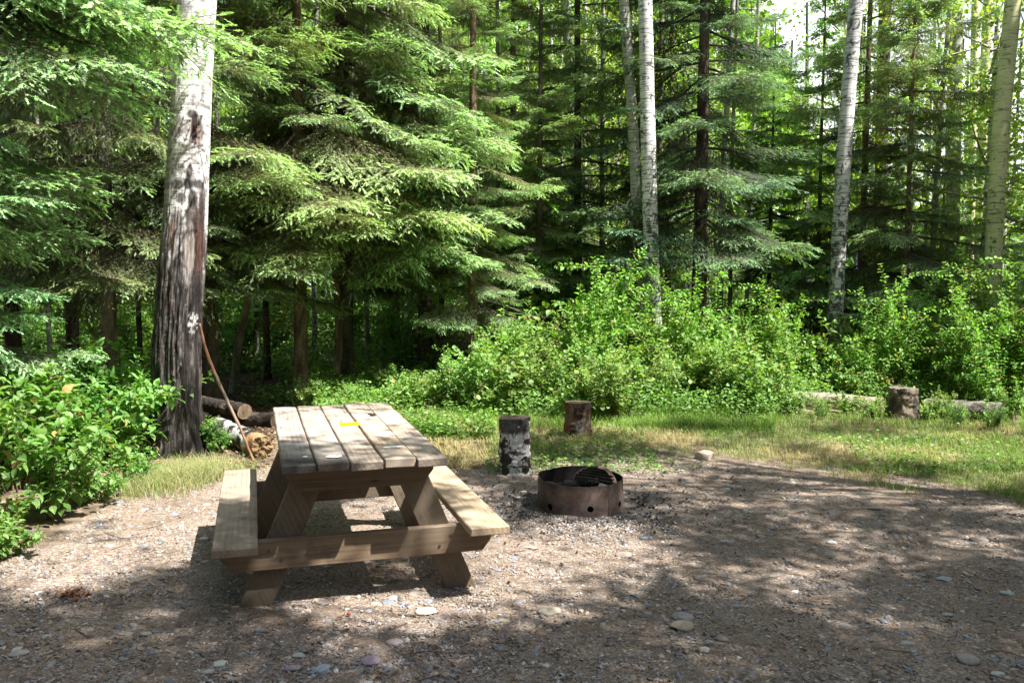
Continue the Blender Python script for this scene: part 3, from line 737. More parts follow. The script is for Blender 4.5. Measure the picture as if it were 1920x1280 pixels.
def build_logs():
    p = ground(968, 893); p[2] = gz(p[0], p[1]) - .02; r_ = .5 * 60 / FPX * p[1]
    p[1] += r_
    place_log('birch_round', [p, p + [-.022, .0, .50]], [r_ * 1.02, r_ * .96], 'upright cut birch log with peeling white and black bark left of the fire ring', 'log', black_birch, rough=.012, seed=2, endcol=(.16, .13, .10), n=96, m=70)
    p = ground(1085, 830); p[2] = gz(p[0], p[1]) - .02; r_ = .5 * 51 / FPX * p[1]; p[1] += r_
    place_log('brown_stump', [p, p + [0, .01, .375]], [r_ * 1.03, r_ * .97], 'reddish brown chopping block standing in grass behind the fire ring', 'stump', brown_col, rough=.010, seed=5, endcol=(.22, .16, .10), n=80, m=50)
    p = ground(1692, 795); p[2] = gz(p[0], p[1]) - .03; r_ = .5 * 58 / FPX * p[1]
    def dk(V, t, th):
        c = mix((.05, .042, .035), (.2, .165, .125), smooth(fbm(V * [12, 12, 4], 4, 3), .42, .62)); return c
    place_log('dark_stump', [p, p + [-.01, 0, .22], p + [.0, 0, .42]], [r_ * 1.1, r_ * .95, r_ * .92], 'dark weathered stump at the right beside the fallen log', 'stump', dk, rough=.016, seed=9, endcol=(.2, .17, .13), ragged=.05)
    def pale(V, t, th): return mix((.36, .31, .25), (.17, .135, .10), smooth(fbm(V * [3, 20, 20], 4, 7), .5, .66))
    a = at(1488, 748, 10.9); b = at(1655, 762, 10.3); a[2] = gz(a[0], a[1]) + .11; b[2] = gz(b[0], b[1]) + .11
    place_log('fallen_log', [a, (a + b) / 2 + [0, 0, .01], b], [.10, .105, .11], 'bleached fallen log lying among the shrubs left of the dark stump', 'log', pale, rough=.006, seed=11, endcol=(.3, .2, .13))
    a = at(1735, 760, 10.2); b = at(1880, 772, 9.6); a[2] = gz(a[0], a[1]) + .12; b[2] = gz(b[0], b[1]) + .12
    def gr(V, t, th): return mix((.20, .19, .165), (.09, .075, .06), smooth(fbm(V * [3, 20, 20], 4, 17), .42, .6))
    place_log('grey_log', [a, b], [.11, .12], 'grey mossy fallen log right of the dark stump', 'log', gr, rough=.009, seed=13, endcol=(.12, .09, .07), ragged=.06)
    # woodpile behind the table
    a = at(410, 800, 8.4); b = at(492, 850, 7.5); a[2] = gz(a[0], a[1]) + .11; b[2] = gz(b[0], b[1]) + .10
    def bl(V, t, th):
        c = birch_col(V, t, th); c = mix(c, c * .75, smooth(fbm(V * 5, 2, 3), .5, .6)); c = mix(c, (.34, .21, .11), smooth(t + (fbm(V * 14, 3, 4) - .5) * .25, .80, .88)); return c
    place_log('birch_log', [a, (a + b) / 2, b], [.115, .11, .10], 'birch log with white banded bark and a broken orange end behind the table', 'log', bl, rough=.007, seed=15, endcol=(.30, .20, .11), ragged=.12)
    a = at(375, 782, 9.8); b = at(459, 775, 9.1); a[2] = .19; b[2] = .20
    def dkl(V, t, th): return mix((.035, .028, .024), (.12, .10, .085), smooth(fbm(V * 9, 4, 23), .5, .66))
    place_log('dark_log', [a, b], [.088, .09], 'dark barked log with a pale sawn end behind the leaning stick', 'log', dkl, rough=.007, seed=17, endcol=(.24, .17, .11))
    a = at(385, 812, 9.6); b = at(520, 800, 9.0); a[2] = gz(a[0], a[1]) + .05; b[2] = gz(b[0], b[1]) + .05
    place_log('shaded_log', [a, b], [.09, .095], 'black shaded log lying lowest in the pile behind the table', 'log', dkl, rough=.007, seed=19, endcol=(.12, .08, .05))
    # stick leaning on the big trunk
    b = ground(478, 872); b[2] = gz(b[0], b[1]) - .01; t = at(374, 606, 7.36)
    ctrl = [(478, 872, b[1]), (455, 812, b[1] + .02), (430, 760, 7.32), (405, 705, 7.34), (385, 655, 7.35), (374, 606, 7.36)]
    P = np.array([at(*c) for c in ctrl]); P[0] = b; rd = np.array([.016, .017, .018, .019, .018, .015]) * .74; s = np.linspace(0, 5, 40)
    P = np.stack([np.interp(s, range(6), P[:, k]) for k in range(3)], 1); ker = np.ones(7) / 7
    for k in range(3): P[3:-3, k] = np.convolve(P[:, k], ker, 'valid')
    V, F = tube(P - b, np.interp(s, range(6), rd), 10); V += (fbm(V * 22, 3, 6)[:, None] - .5) * .009
    zz = V[:, 2]; c = mix((.17, .085, .05), (.34, .16, .085), smooth(fbm(V * [20, 20, 4], 3, 3), .4, .6)); c = mix(c, (.20, .17, .14), smooth(np.abs(zz - .55), .35, .1) * .8)
    G = Geo(); G.add(V, F, c); tag(put('leaning_stick', G, M_STICK, loc=b, smooth_=True), 'long bent reddish stick leaning against the big poplar trunk', 'stick')
build_logs()

SKYS, SUNS = .072, 5.0
# ------------------------------------------------------------------ the big poplar
def px_col(py, tab): return np.interp(py, [t[0] for t in tab], [t[1] for t in tab])
def big_poplar():
    D = ground(329, 864)[1] + .2; base = at(329, 850, D); bz = gz(base[0], base[1])
    root = empty('poplar_tree', (base[0], base[1], bz - .05), 'big old poplar with scarred white upper bark and charred furrowed lower bark', 'tree')
    tab = [(-700, 395), (0, 370), (160, 359), (440, 345), (640, 330), (850, 328), (900, 328)]
    wid = [(-700, 56), (0, 67), (160, 70), (440, 78), (640, 84), (760, 86), (830, 92), (860, 100), (900, 116)]
    tab.sort(); wid.sort()
    n = 170; zs = np.concatenate([np.linspace(bz - .08, 4.6, 620), np.linspace(4.65, 8.5, 50)]); m = len(zs); d = D - .02
    py = 532 - (zs - CAM_H) / d * FPX
    pyv = np.where(zs < 1.62, 532 + (1.62 - zs) / d * FPX, 532 - (zs - 1.62) / d * FPX)
    cx = np.array([at(px_col(v, tab), v, d)[0] for v in pyv]); rad = np.array([px_col(v, wid) for v in pyv]) / 2 / FPX * d
    th = np.linspace(0, 2 * np.pi, n, endpoint=False)
    fdir = math.atan2(-base[1], -base[0]); TH, Z = np.meshgrid(th, zs); th_, z = TH.ravel(), Z.ravel()
    rr = np.repeat(rad, n); cxx = np.repeat(cx, n); pyy = np.repeat(pyv, n)
    up = np.stack([np.cos(th_), np.sin(th_), z], 1)
    low = smooth(pyy, 330, 520)                       # how old and furrowed the bark is
    f1 = fbm(up * [7, 7, 1.3], 4, 1); ridge = 1 - np.abs(fbm(up * [9, 9, 1.7] + 4, 4, 7) - .5) * 2.6
    f2 = fbm(up * [26, 26, 9], 4, 3); fine = fbm(up * [30, 30, 60], 3, 5)
    flare = smooth(z, .55 + bz, bz - .05) * .11 * np.clip(fbm(up * [2.6, 2.6, .2], 2, 8) * 1.6 - .35, 0, 1)
    r = rr * (1 + .03 * (f1 - .5)) + flare + low * (.044 * (ridge - .72) + .022 * (f2 - .5)) + (1 - low) * .006 * (f2 - .5)
    lat = -np.sin(th_ - fdir) * -1.0
    # lateral offset across the face turned to the clearing, in the same px unit as the widths
    ax_ = np.sin(th_ - fdir) * rr / d * FPX; front = np.cos(th_ - fdir) > 0
    up_col = np.array([.93, .90, .905]); len_ = smooth(fbm(up * [5, 5, 42], 4, 21), .56, .64)
    c = mix(np.tile(up_col, (len(z), 1)) * (.85 + .3 * fbm(up * [4, 4, 9], 3, 22))[:, None], (.24, .21, .20), len_ * .75)
    c = mix(c, (.22, .185, .18), smooth(fbm(up * [5, 5, 9], 5, 24), .62, .68) * .55)
    c = mix(c, (.34, .29, .29), smooth(ax_ / (rr / d * FPX), -.5, -1.) * .6 * front)  # shade along the trunk's left edge, painted into the bark colour
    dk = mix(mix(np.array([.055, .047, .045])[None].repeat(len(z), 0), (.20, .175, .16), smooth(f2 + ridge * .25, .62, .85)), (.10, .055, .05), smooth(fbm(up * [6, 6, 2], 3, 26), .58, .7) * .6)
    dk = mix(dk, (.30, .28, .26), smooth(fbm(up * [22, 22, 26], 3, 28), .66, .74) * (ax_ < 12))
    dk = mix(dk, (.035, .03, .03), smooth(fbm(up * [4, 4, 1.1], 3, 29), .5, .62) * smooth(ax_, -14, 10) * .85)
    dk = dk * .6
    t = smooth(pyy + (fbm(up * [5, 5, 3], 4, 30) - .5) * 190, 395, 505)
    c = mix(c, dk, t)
    def blob(cxp, cyp, hx, hy, col, k=.85, soft=.35, sd=1):
        global _
        q = np.hypot((ax_ + px_col_arr - cxp) / hx, (pyy - cyp) / hy) + (fbm(up * [22, 22, 22], 3, sd) - .5) * .45
        return front * smooth(q, 1 + soft, 1 - soft * .6) * k
    px_col_arr = 0 * z + np.repeat(np.array([px_col(v, tab) for v in pyv]), n)
    ins = np.zeros(len(z))
    for i, (a, b, hx, hy, col, k) in enumerate([(366, 259, 12, 26, (.13, .075, .07), .9), (362, 252, 5, 24, (.04, .02, .02), .95), (359, 228, 9, 8, (.04, .03, .03), .9), (353, 330, 5, 12, (.06, .045, .045), .9),
        (332, 354, 10, 9, (.07, .06, .06), .85), (351, 354, 9, 9, (.035, .03, .03), .95), (368, 353, 9, 8, (.045, .04, .04), .95), (338, 379, 9, 10, (.07, .06, .06), .85), (375, 380, 6, 28, (.06, .05, .05), .9),
        (331, 425, 10, 26, (.09, .075, .07), .85), (358, 378, 8, 16, (.045, .035, .035), .95), (358, 415, 12, 32, (.05, .035, .03), .9), (359, 470, 20, 52, (.045, .03, .028), .9), (374, 445, 8, 60, (.06, .035, .03), .9), (371, 465, 5, 40, (.11, .05, .035), .7),
        (353, 470, 8, 44, (.32, .28, .26), .85), (323, 450, 4, 30, (.24, .10, .06), .7), (345, 40, 16, 10, (.26, .22, .22), .6), (350, 122, 18, 3.5, (.22, .19, .19), .7), (378, 128, 12, 4, (.25, .22, .22), .6), (341, 115, 5, 10, (.28, .25, .25), .6),
        (345, 300, 20, 3, (.25, .2, .2), .5), (355, 290, 4, 10, (.3, .27, .25), .8), (366, 210, 22, 4, (.10, .08, .08), .7), (340, 250, 14, 16, (.28, .23, .24), .6), (331, 262, 10, 8, (.2, .16, .17), .6)]):
        bm_ = blob(a, b, hx, hy, col, k, .35, 60 + i); c = mix(c, col, bm_)
        if i in (0, 1, 11, 12, 13, 14): ins = np.maximum(ins, bm_)
    q = fbm(up * [25, 25, 30], 2, 91) > .5
    c = mix(c, (.6, .6, .6), blob(357, 606, 9, 18, 0, 1, .3, 90) * q * .9)
    r = r - ins * .014
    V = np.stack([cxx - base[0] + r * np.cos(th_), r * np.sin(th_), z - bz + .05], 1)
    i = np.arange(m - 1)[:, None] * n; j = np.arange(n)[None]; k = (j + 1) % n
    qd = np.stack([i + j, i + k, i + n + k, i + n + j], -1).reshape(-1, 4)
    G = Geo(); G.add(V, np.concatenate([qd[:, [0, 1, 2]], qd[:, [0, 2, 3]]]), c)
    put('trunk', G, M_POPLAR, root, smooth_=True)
    # crown high above the frame
    G = Geo(); tops = []
    top = np.array([cx[-1] - base[0], 0, 8.5 - bz]); P = np.array([top - [0, 0, .1], top + [.1, 0, 2], top + [.1, .2, 4.5], top + [.3, .1, 6.5]])
    V, F = tube(P, [.125, .10, .06, .015], 10); G.add(V, F, (.4, .39, .36))
    leafy_crown(G, P, 22, 1.7, 26, np.random.default_rng(3))
    put('crown', G, [M_TWIG, M_LEAF], root)

# ------------------------------------------------------------------ leaves
def leaf_tpl(k=0):
    # ovate leaf folded along its midrib, length 1 along +x
    xs = [0, .22, .5, .78, 1.0]; ws = [0, .27, .31, .17, 0]; dz = [0, .03, .02, -.05, -.16]
    V = [[x, 0, z] for x, z in zip(xs, dz)] + [[xs[i], ws[i], dz[i] + .07] for i in (1, 2, 3)] + [[xs[i], -ws[i], dz[i] + .07] for i in (1, 2, 3)]
    F = [[0, 1, 5], [1, 2, 5], [2, 6, 5], [2, 3, 6], [3, 7, 6], [3, 4, 7], [0, 8, 1], [1, 8, 2], [2, 8, 9], [2, 9, 3], [3, 9, 10], [3, 10, 4]]
    return np.array(V), np.array(F)
def leaf_small():
    V = np.array([[0, 0, 0], [.5, .34, .05], [1, 0, -.1], [.5, -.34, .05]]); return V, np.array([[0, 1, 2], [0, 2, 3]]) if False else np.array([[0, 2, 1], [0, 3, 2]])
def leaf_round():
    V = np.array([[0, 0, 0], [.3, .4, .04], [.75, .36, 0], [1, 0, -.08], [.75, -.36, 0], [.3, -.4, .04]]); return V, np.array([[0, 3, 1], [1, 3, 2], [0, 5, 3], [5, 4, 3]])
LEAF, LEAFS, LEAFR = leaf_tpl(), leaf_small(), leaf_round()
def basis(X, U):
    X = X / (np.linalg.norm(X, axis=1)[:, None] + 1e-9); Y = np.cross(U, X); Y /= np.linalg.norm(Y, axis=1)[:, None] + 1e-9
    return X, Y, np.cross(X, Y)
def inst(G, tpl, O, X, U, S, C, m=0, jit=0.):
    V, F = tpl; X, Y, Z = basis(X, U); S = np.broadcast_to(np.asarray(S, float), (len(O),))
    P = O[:, None] + S[:, None, None] * (V[None, :, 0, None] * X[:, None] + V[None, :, 1, None] * Y[:, None] + V[None, :, 2, None] * Z[:, None])
    n = len(V); Fa = (F[None] + (np.arange(len(O)) * n)[:, None, None]).reshape(-1, 3)
    G.add(P.reshape(-1, 3), Fa, np.repeat(C, n, 0), m)
def rdir(r, n, up=0.):
    d = r.normal(size=(n, 3)); d[:, 2] += up; return d / np.linalg.norm(d, axis=1)[:, None]
def leafcol(r, n, a=(.05, .10, .018), b=(.13, .20, .035)):
    t = r.beta(1.5, 1.8, n)[:, None]; return (np.array(a) * (1 - t) + np.array(b) * t) * r.uniform(.8, 1.2, (n, 1))

def leafy_crown(G, axis_pts, nb, reach, leaves, r, size=.06, a=(.05, .10, .018), b=(.14, .22, .035), tpl=None, wood=(.3, .28, .24), clump=.3, zlo=0.):
    """limbs from the axis with clumps of leaves around their ends; wood in slot 0, leaves in slot 1"""
    A = np.asarray(axis_pts, float)
    for i in range(nb):
        t = zlo + (1 - zlo) * (i + r.random()) / nb; s = t * (len(A) - 1); k = min(int(s), len(A) - 2); p = A[k] + (A[k + 1] - A[k]) * (s - k)
        a_ = i * 2.4 + r.uniform(-.4, .4); L = reach * (1 - .55 * t) * r.uniform(.6, 1.1)
        d = np.array([math.cos(a_), math.sin(a_), r.uniform(.2, .9)]); d /= np.linalg.norm(d)
        P = np.array([p, p + d * L * .5 + [0, 0, -.02 * L], p + d * L + [0, 0, .1 * L]]); V, F = tube(P, [.022 * (1.2 - t) + .006, .012, .004], 4, False); G.add(V, F, wood, 0)
        nc = max(2, int(L * 4))
        for c in range(nc):
            q = P[1] + (P[2] - P[1]) * r.random() + r.normal(size=3) * L * .16 if c else P[2]
            n = int(leaves * r.uniform(.5, 1.4)); o = q + r.normal(size=(n, 3)) * clump * np.array([1, 1, .7]) * .6
            inst(G, tpl or LEAFR, o, rdir(r, n, -.3), rdir(r, n, .8), size * r.uniform(.7, 1.2, n), leafcol(r, n, a, b), 1)

# ------------------------------------------------------------------ spruce boughs
def twig_tpl(nn, w, ln, seed):
    r = np.random.default_rng(seed); V = []; F = []
    V += [[0, -.012, 0], [0, .012, 0], [1.0, 0, 0]]; F.append([0, 1, 2])
    for i in range(nn):
        u = (i + .5) / nn; s = 1 if i % 2 else -1
        el = r.uniform(-.5, .75); f = r.uniform(.5, .9)
        d = np.array([f, s * math.cos(el), math.sin(el)]); d /= np.linalg.norm(d); L = ln * r.uniform(.75, 1.15) * (1 - .35 * u)
        p = np.array([u, 0, 0]); side = np.cross(d, [0, 0, 1.]) ; side /= np.linalg.norm(side) + 1e-9; side = side * math.cos(el) + np.array([0, 0, 1]) * r.uniform(-.6, .6); side /= np.linalg.norm(side)
        b = len(V); V += [list(p - side * w / 2), list(p + side * w / 2), list(p + d * L)]; F.append([b, b + 1, b + 2])
    b = len(V); V += [[.9, -w * .7, 0], [.9, w * .7, 0], [1.22, 0, .02]]; F.append([b, b + 1, b + 2])
    return np.array(V), np.array(F)
TW = {0: [twig_tpl(15, .105, .30, s) for s in range(4)], 1: [twig_tpl(12, .19, .34, s) for s in range(4)], 2: [twig_tpl(6, .42, .42, s) for s in range(3)]}
C_TIP, C_MID, C_OLD, C_DEAD = np.array([.185, .27, .105]), np.array([.125, .185, .07]), np.array([.07, .074, .036]), np.array([.12, .085, .055])
C_TIPB = np.array([.125, .235, .125])

def bough(L, seed, lod=0, droop=.28, flat=.5, hang=.35, dead=.25, width=.40):
    """one spruce bough along +x: returns (V, F, C, M)"""
    r = np.random.default_rng(seed); G = Geo(); n = 9; s = np.linspace(0, 1, n)
    wob = np.cumsum(r.normal(0, .012, n)) * L
    P = np.stack([L * s * (1 - .08 * s), wob, -droop * L * (s ** 1.15) + .10 * L * smooth(s, .65, 1.0) * 1.0], 1)
    V, F = tube(P, .020 * (L / 2) * (1 - s) + .003, 4, False); G.add(V, F, (.13, .095, .07), 1)
    O, X, U, S, C = [], [], [], [], []
    def ev(t):
        q = t * (n - 1); k = min(int(q), n - 2); return P[k] + (P[k + 1] - P[k]) * (q - k), (P[k + 1] - P[k]) / np.linalg.norm(P[k + 1] - P[k])
    step = {0: .050, 1: .062, 2: .10}[lod]; tstep = {0: .046, 1: .062, 2: .10}[lod]; tl = {0: .072, 1: .10, 2: .16}[lod]
    m = int(L / step * 1.0)
    for i in range(m):
        t = .07 + .93 * (i + r.random() * .6) / m; sd = 1 if i % 2 else -1
        p, T = ev(min(t, .999)); shape = min(t / .28, 1) ** .7 * (1 - t) ** .62
        ls = L * width * shape * r.uniform(.65, 1.15) + .05
        if r.random() < .06: ls *= .35
        a = R(r.uniform(42, 62)) * sd; c_, s_ = math.cos(a), math.sin(a)
        d = np.array([T[0] * c_ - T[1] * s_, T[0] * s_ + T[1] * c_, T[2] * .6 + r.normal(0, .08)]); d /= np.linalg.norm(d)
        K = 5; u = np.linspace(0, 1, K); hg = hang * r.uniform(.5, 1.5) * (1.15 - .6 * t)
        Q = p + d * (u * ls)[:, None]; Q[:, 2] -= hg * ls * u ** 1.6; Q[:, 0] += ls * .12 * u ** 2
        isdead = t < dead and r.random() < .55
        V, F = tube(Q, [.0045, .0035, .003, .0022, .0012], 3, False); G.add(V, F, (.12, .08, .05) if not isdead else (.16, .14, .12), 1)
        k = max(2, int(ls / tstep)); sgn = 1
        for j in range(k + 1):
            v = (j + r.uniform(-.3, .3)) / k; v = min(max(v, .04), 1); q = v * (K - 1); kk = min(int(q), K - 2); o = Q[kk] + (Q[kk + 1] - Q[kk]) * (q - kk)
            tt = (Q[kk + 1] - Q[kk]); tt /= np.linalg.norm(tt); sgn = -sgn
            if v > .97: x = tt
            else:
                side = np.cross(tt, [0, 0, 1.]); side /= np.linalg.norm(side) + 1e-9
                x = tt * r.uniform(.6, .9) + side * sgn * r.uniform(.5, .9) + np.array([0, 0, r.normal(-.10 - hang * .5 * (1 - t), .16)])
            out = .45 * t + .55 * v
            if isdead or (out < dead and r.random() < .5):
                if r.random() < .6: V, F = tube(np.array([o, o + x / np.linalg.norm(x) * tl * .9]), [.0018, .0008], 3, False); G.add(V, F, (.17, .15, .13), 1)
                continue
            l = tl * r.uniform(.7, 1.3) * (1.1 - .35 * v)
            x = np.asarray(x, float); x /= np.linalg.norm(x); sl = (.34 * ls * (1 - .75 * v) + l) if v < .97 else l; k2 = max(1, int(round(sl / (l * .8))))
            w = min(max(out * 1.5 - .38 + r.normal(0, .16), 0), 1)
            for q2 in range(k2):
                w2 = min(1, w + .22 * (q2 + 1 == k2) - .10 * (q2 + 1 < k2)); w2 = max(w2, 0); c = (C_OLD * (1 - w2) + C_MID * w2) if w2 < .6 else C_MID + (C_TIP - C_MID) * (w2 - .6) / .4
                xx = x + r.normal(0, .22, 3) * [1, 1, .6] + [0, 0, -.07 * q2 * (1 + hang)]; O.append(o + x * l * .8 * q2 * .95 + [0, 0, -.03 * l * q2 * q2]); X.append(xx); U.append([r.normal(0, .25), r.normal(0, .25), 1]); S.append(l); C.append(c * r.uniform(.85, 1.15))
                if q2 and lod == 0 and r.random() < .5:
                    O.append(O[-1]); X.append(xx + np.cross(xx, [0, 0, 1.]) * r.choice([-.8, .8])); U.append([0, 0, 1]); S.append(l * .8); C.append(c)
            # short hanging tertiary shoots
            if r.random() < .30 * hang + .05 and lod < 2:
                O.append(o); X.append([x[0] * .25, x[1] * .25, -1]); U.append([1, r.normal(), .2]); S.append(l * r.uniform(.8, 1.5)); C.append((C_OLD * .5 + C_MID * .5) * r.uniform(.7, 1.1))
    # leader twigs
    for j in range(int(L * 14)):
        t = r.uniform(.35, 1); p, T = ev(min(t, .999)); x = T + r.normal(0, .35, 3); O.append(p); X.append(x); U.append([0, 0, 1]); S.append(tl * r.uniform(.8, 1.2)); C.append(C_MID if t < .8 else C_TIP)
    O, X, U, S, C = map(lambda q: np.array(q, float), (O, X, U, S, C)); X /= np.linalg.norm(X, axis=1)[:, None]
    w = r.integers(len(TW[lod]), size=len(O))
    for a in range(len(TW[lod])):
        k = w == a
        if k.any(): inst(G, TW[lod][a], O[k], X[k], U[k], S[k], C[k], 0)
    return G.arrays()

def place_bough(G, arr, pos, az, pitch, scale=1., roll=0., tint=1., blue=0.):
    V, F, C, M = arr
    c, s = math.cos(pitch), math.sin(pitch); V = V * scale
    if roll: cr, sr = math.cos(roll), math.sin(roll); V = np.stack([V[:, 0], V[:, 1] * cr - V[:, 2] * sr, V[:, 1] * sr + V[:, 2] * cr], 1)
    V = np.stack([V[:, 0] * c - V[:, 2] * s, V[:, 1], V[:, 0] * s + V[:, 2] * c], 1)
    c, s = math.cos(az), math.sin(az); V = np.stack([V[:, 0] * c - V[:, 1] * s, V[:, 0] * s + V[:, 1] * c, V[:, 2]], 1) + np.asarray(pos)
    C = C * tint
    if blue: C = C * np.array([1 - .22 * blue, 1, 1 + .55 * blue])
    G.V.append(V.astype(np.float32)); G.F.append(F + G.n); G.C.append(C.astype(np.float32)); G.M.append(M); G.n += len(V)

BL = {}
def bough_lib(kind):
    if kind in BL: return BL[kind]
    p = dict(main=(8, 0, .26, .5, .20), flat=(4, 0, .18, .5, .28), thin=(4, 0, .22, .5, .25), heavy=(5, 0, .42, .5, .75), mid=(4, 1, .28, .5, .3), far=(3, 2, .26, .5, .3))[kind]
    BL[kind] = [bough(2.0, 100 + 17 * i + len(BL) * 1000, p[1], p[2] * (.8 + .1 * i), .5, p[4], .20, .47 if kind != 'thin' else .42) for i in range(p[0])]
    return BL[kind]

def spruce_crown(kind, H, z0, Rm, nb, seed, az=None, extra=(), blue=0., tint=1., topkind='far', ztop=6.8, dense_low=1.0, pexp=.8, deadlow=True):
    r = np.random.default_rng(seed); G = Geo(); lib = bough_lib(kind); lo = bough_lib(topkind); nb = int(nb * 1.28)
    for i in range(nb):
        z = z0 + (H * .98 - z0) * ((i + r.random()) / nb) ** (1.25 * dense_low); f = (z - z0) / (H - z0)
        L = Rm * ((1 - f) ** pexp) * r.uniform(.5, 1.12) * min(1, .75 + f * 3) + .12
        if r.random() < .07: continue
        a = i * 2.399 + r.uniform(-.5, .5)
        if az is not None: a = az[0] + (a % (2 * np.pi)) / (2 * np.pi) * (az[1] - az[0])
        arr = (lib if z < ztop else lo)[r.integers(len(lib if z < ztop else lo))]
        place_bough(G, arr, (0, 0, z), a, R(-6 + 34 * f + r.normal(0, 5)), L / 2, r.normal(0, .12), tint * r.uniform(.88, 1.1), blue + r.uniform(0, .4))
    if deadlow:                         # bare dead branches beneath the live crown
        for i in range(40 if kind == 'heavy' else 22):
            z = r.uniform(max(.5, z0 - 1.6), z0 + 1.5); a = r.uniform(0, 6.28); L = r.uniform(.3, 1.1); d = np.array([math.cos(a), math.sin(a), r.uniform(-.35, .1)])
            P = np.array([[0, 0, z], np.array([0, 0, z]) + d * L * .5, np.array([0, 0, z]) + d * L + [0, 0, -.06]]); V, F = tube(P, [.010, .006, .002], 3, False); G.add(V, F, (.17, .15, .13), 1)
            for q in range(5):
                t = r.uniform(.3, 1); b = P[0] + (P[2] - P[0]) * t; e = b + r.normal(size=3) * .12; V, F = tube(np.array([b, e]), [.003, .001], 3, False); G.add(V, F, (.17, .15, .13), 1)
    for (z, a, L, pitch, k) in extra:
        arr = bough_lib(k)[r.integers(len(bough_lib(k)))]; place_bough(G, arr, (0, 0, z), a, R(pitch), L / 2, r.normal(0, .1), tint * r.uniform(.95, 1.15), blue + r.uniform(0, .5))
    return mesh_from('spruce_crown', G.arrays(), [M_NEEDLE, M_TWIG])

def trunk_mesh(H, r0, r1, lean=(0, 0), bend=.0, seed=0, col=((.10, .075, .06), (.24, .19, .155)), mat=None, n=20, m=90, rough=.012, flare=.25):
    r = np.random.default_rng(seed); s = np.linspace(0, 1, m); ph = r.uniform(0, 6.28)
    P = np.stack([lean[0] * s * H + bend * np.sin(s * 5 + ph) - bend * math.sin(ph), lean[1] * s * H + bend * .6 * np.cos(s * 4 + ph) - bend * .6 * math.cos(ph), s * H], 1)
    rr = r0 + (r1 - r0) * s ** .85; rr = rr * (1 + flare * smooth(s * H, .5, 0))
    V, F = tube(P, rr, n, True); cen = np.concatenate([np.repeat(P, n, 0), P[:1], P[-1:]]); d = V - cen; d /= np.linalg.norm(d, axis=1)[:, None] + 1e-9
    N = fbm(V * [16, 16, 5] + seed, 4, seed % 97) - .5; V = V + d * (N * rough * 2)[:, None]
    C = mix(col[0], col[1], smooth(fbm(V * [14, 14, 4] + 9, 4, seed % 91), .35, .65))
    G = Geo(); G.add(V, F, C); return mesh_from('trunk', G.arrays(), mat or M_SPRUCEBARK, True)

def tree(name, x, y, label, trunk_me, crown_me, group=None, rz=0., scale=1., crown_name='crown'):
    o = empty(name, (x, y, gz(x, y) - .04), label, 'tree', group)
    link('trunk', trunk_me, o)
    if crown_me: c = link(crown_name, crown_me, o)
    o.rotation_euler = (0, 0, rz); o.scale = (scale,) * 3
    return o
DARKT = ((.06, .045, .036), (.15, .12, .10)); GREYT = ((.13, .115, .10), (.30, .27, .24)); BROWNT = ((.13, .085, .06), (.30, .21, .15))

def sx(px, Y): return (px - 960) / FPX * Y * 1.0

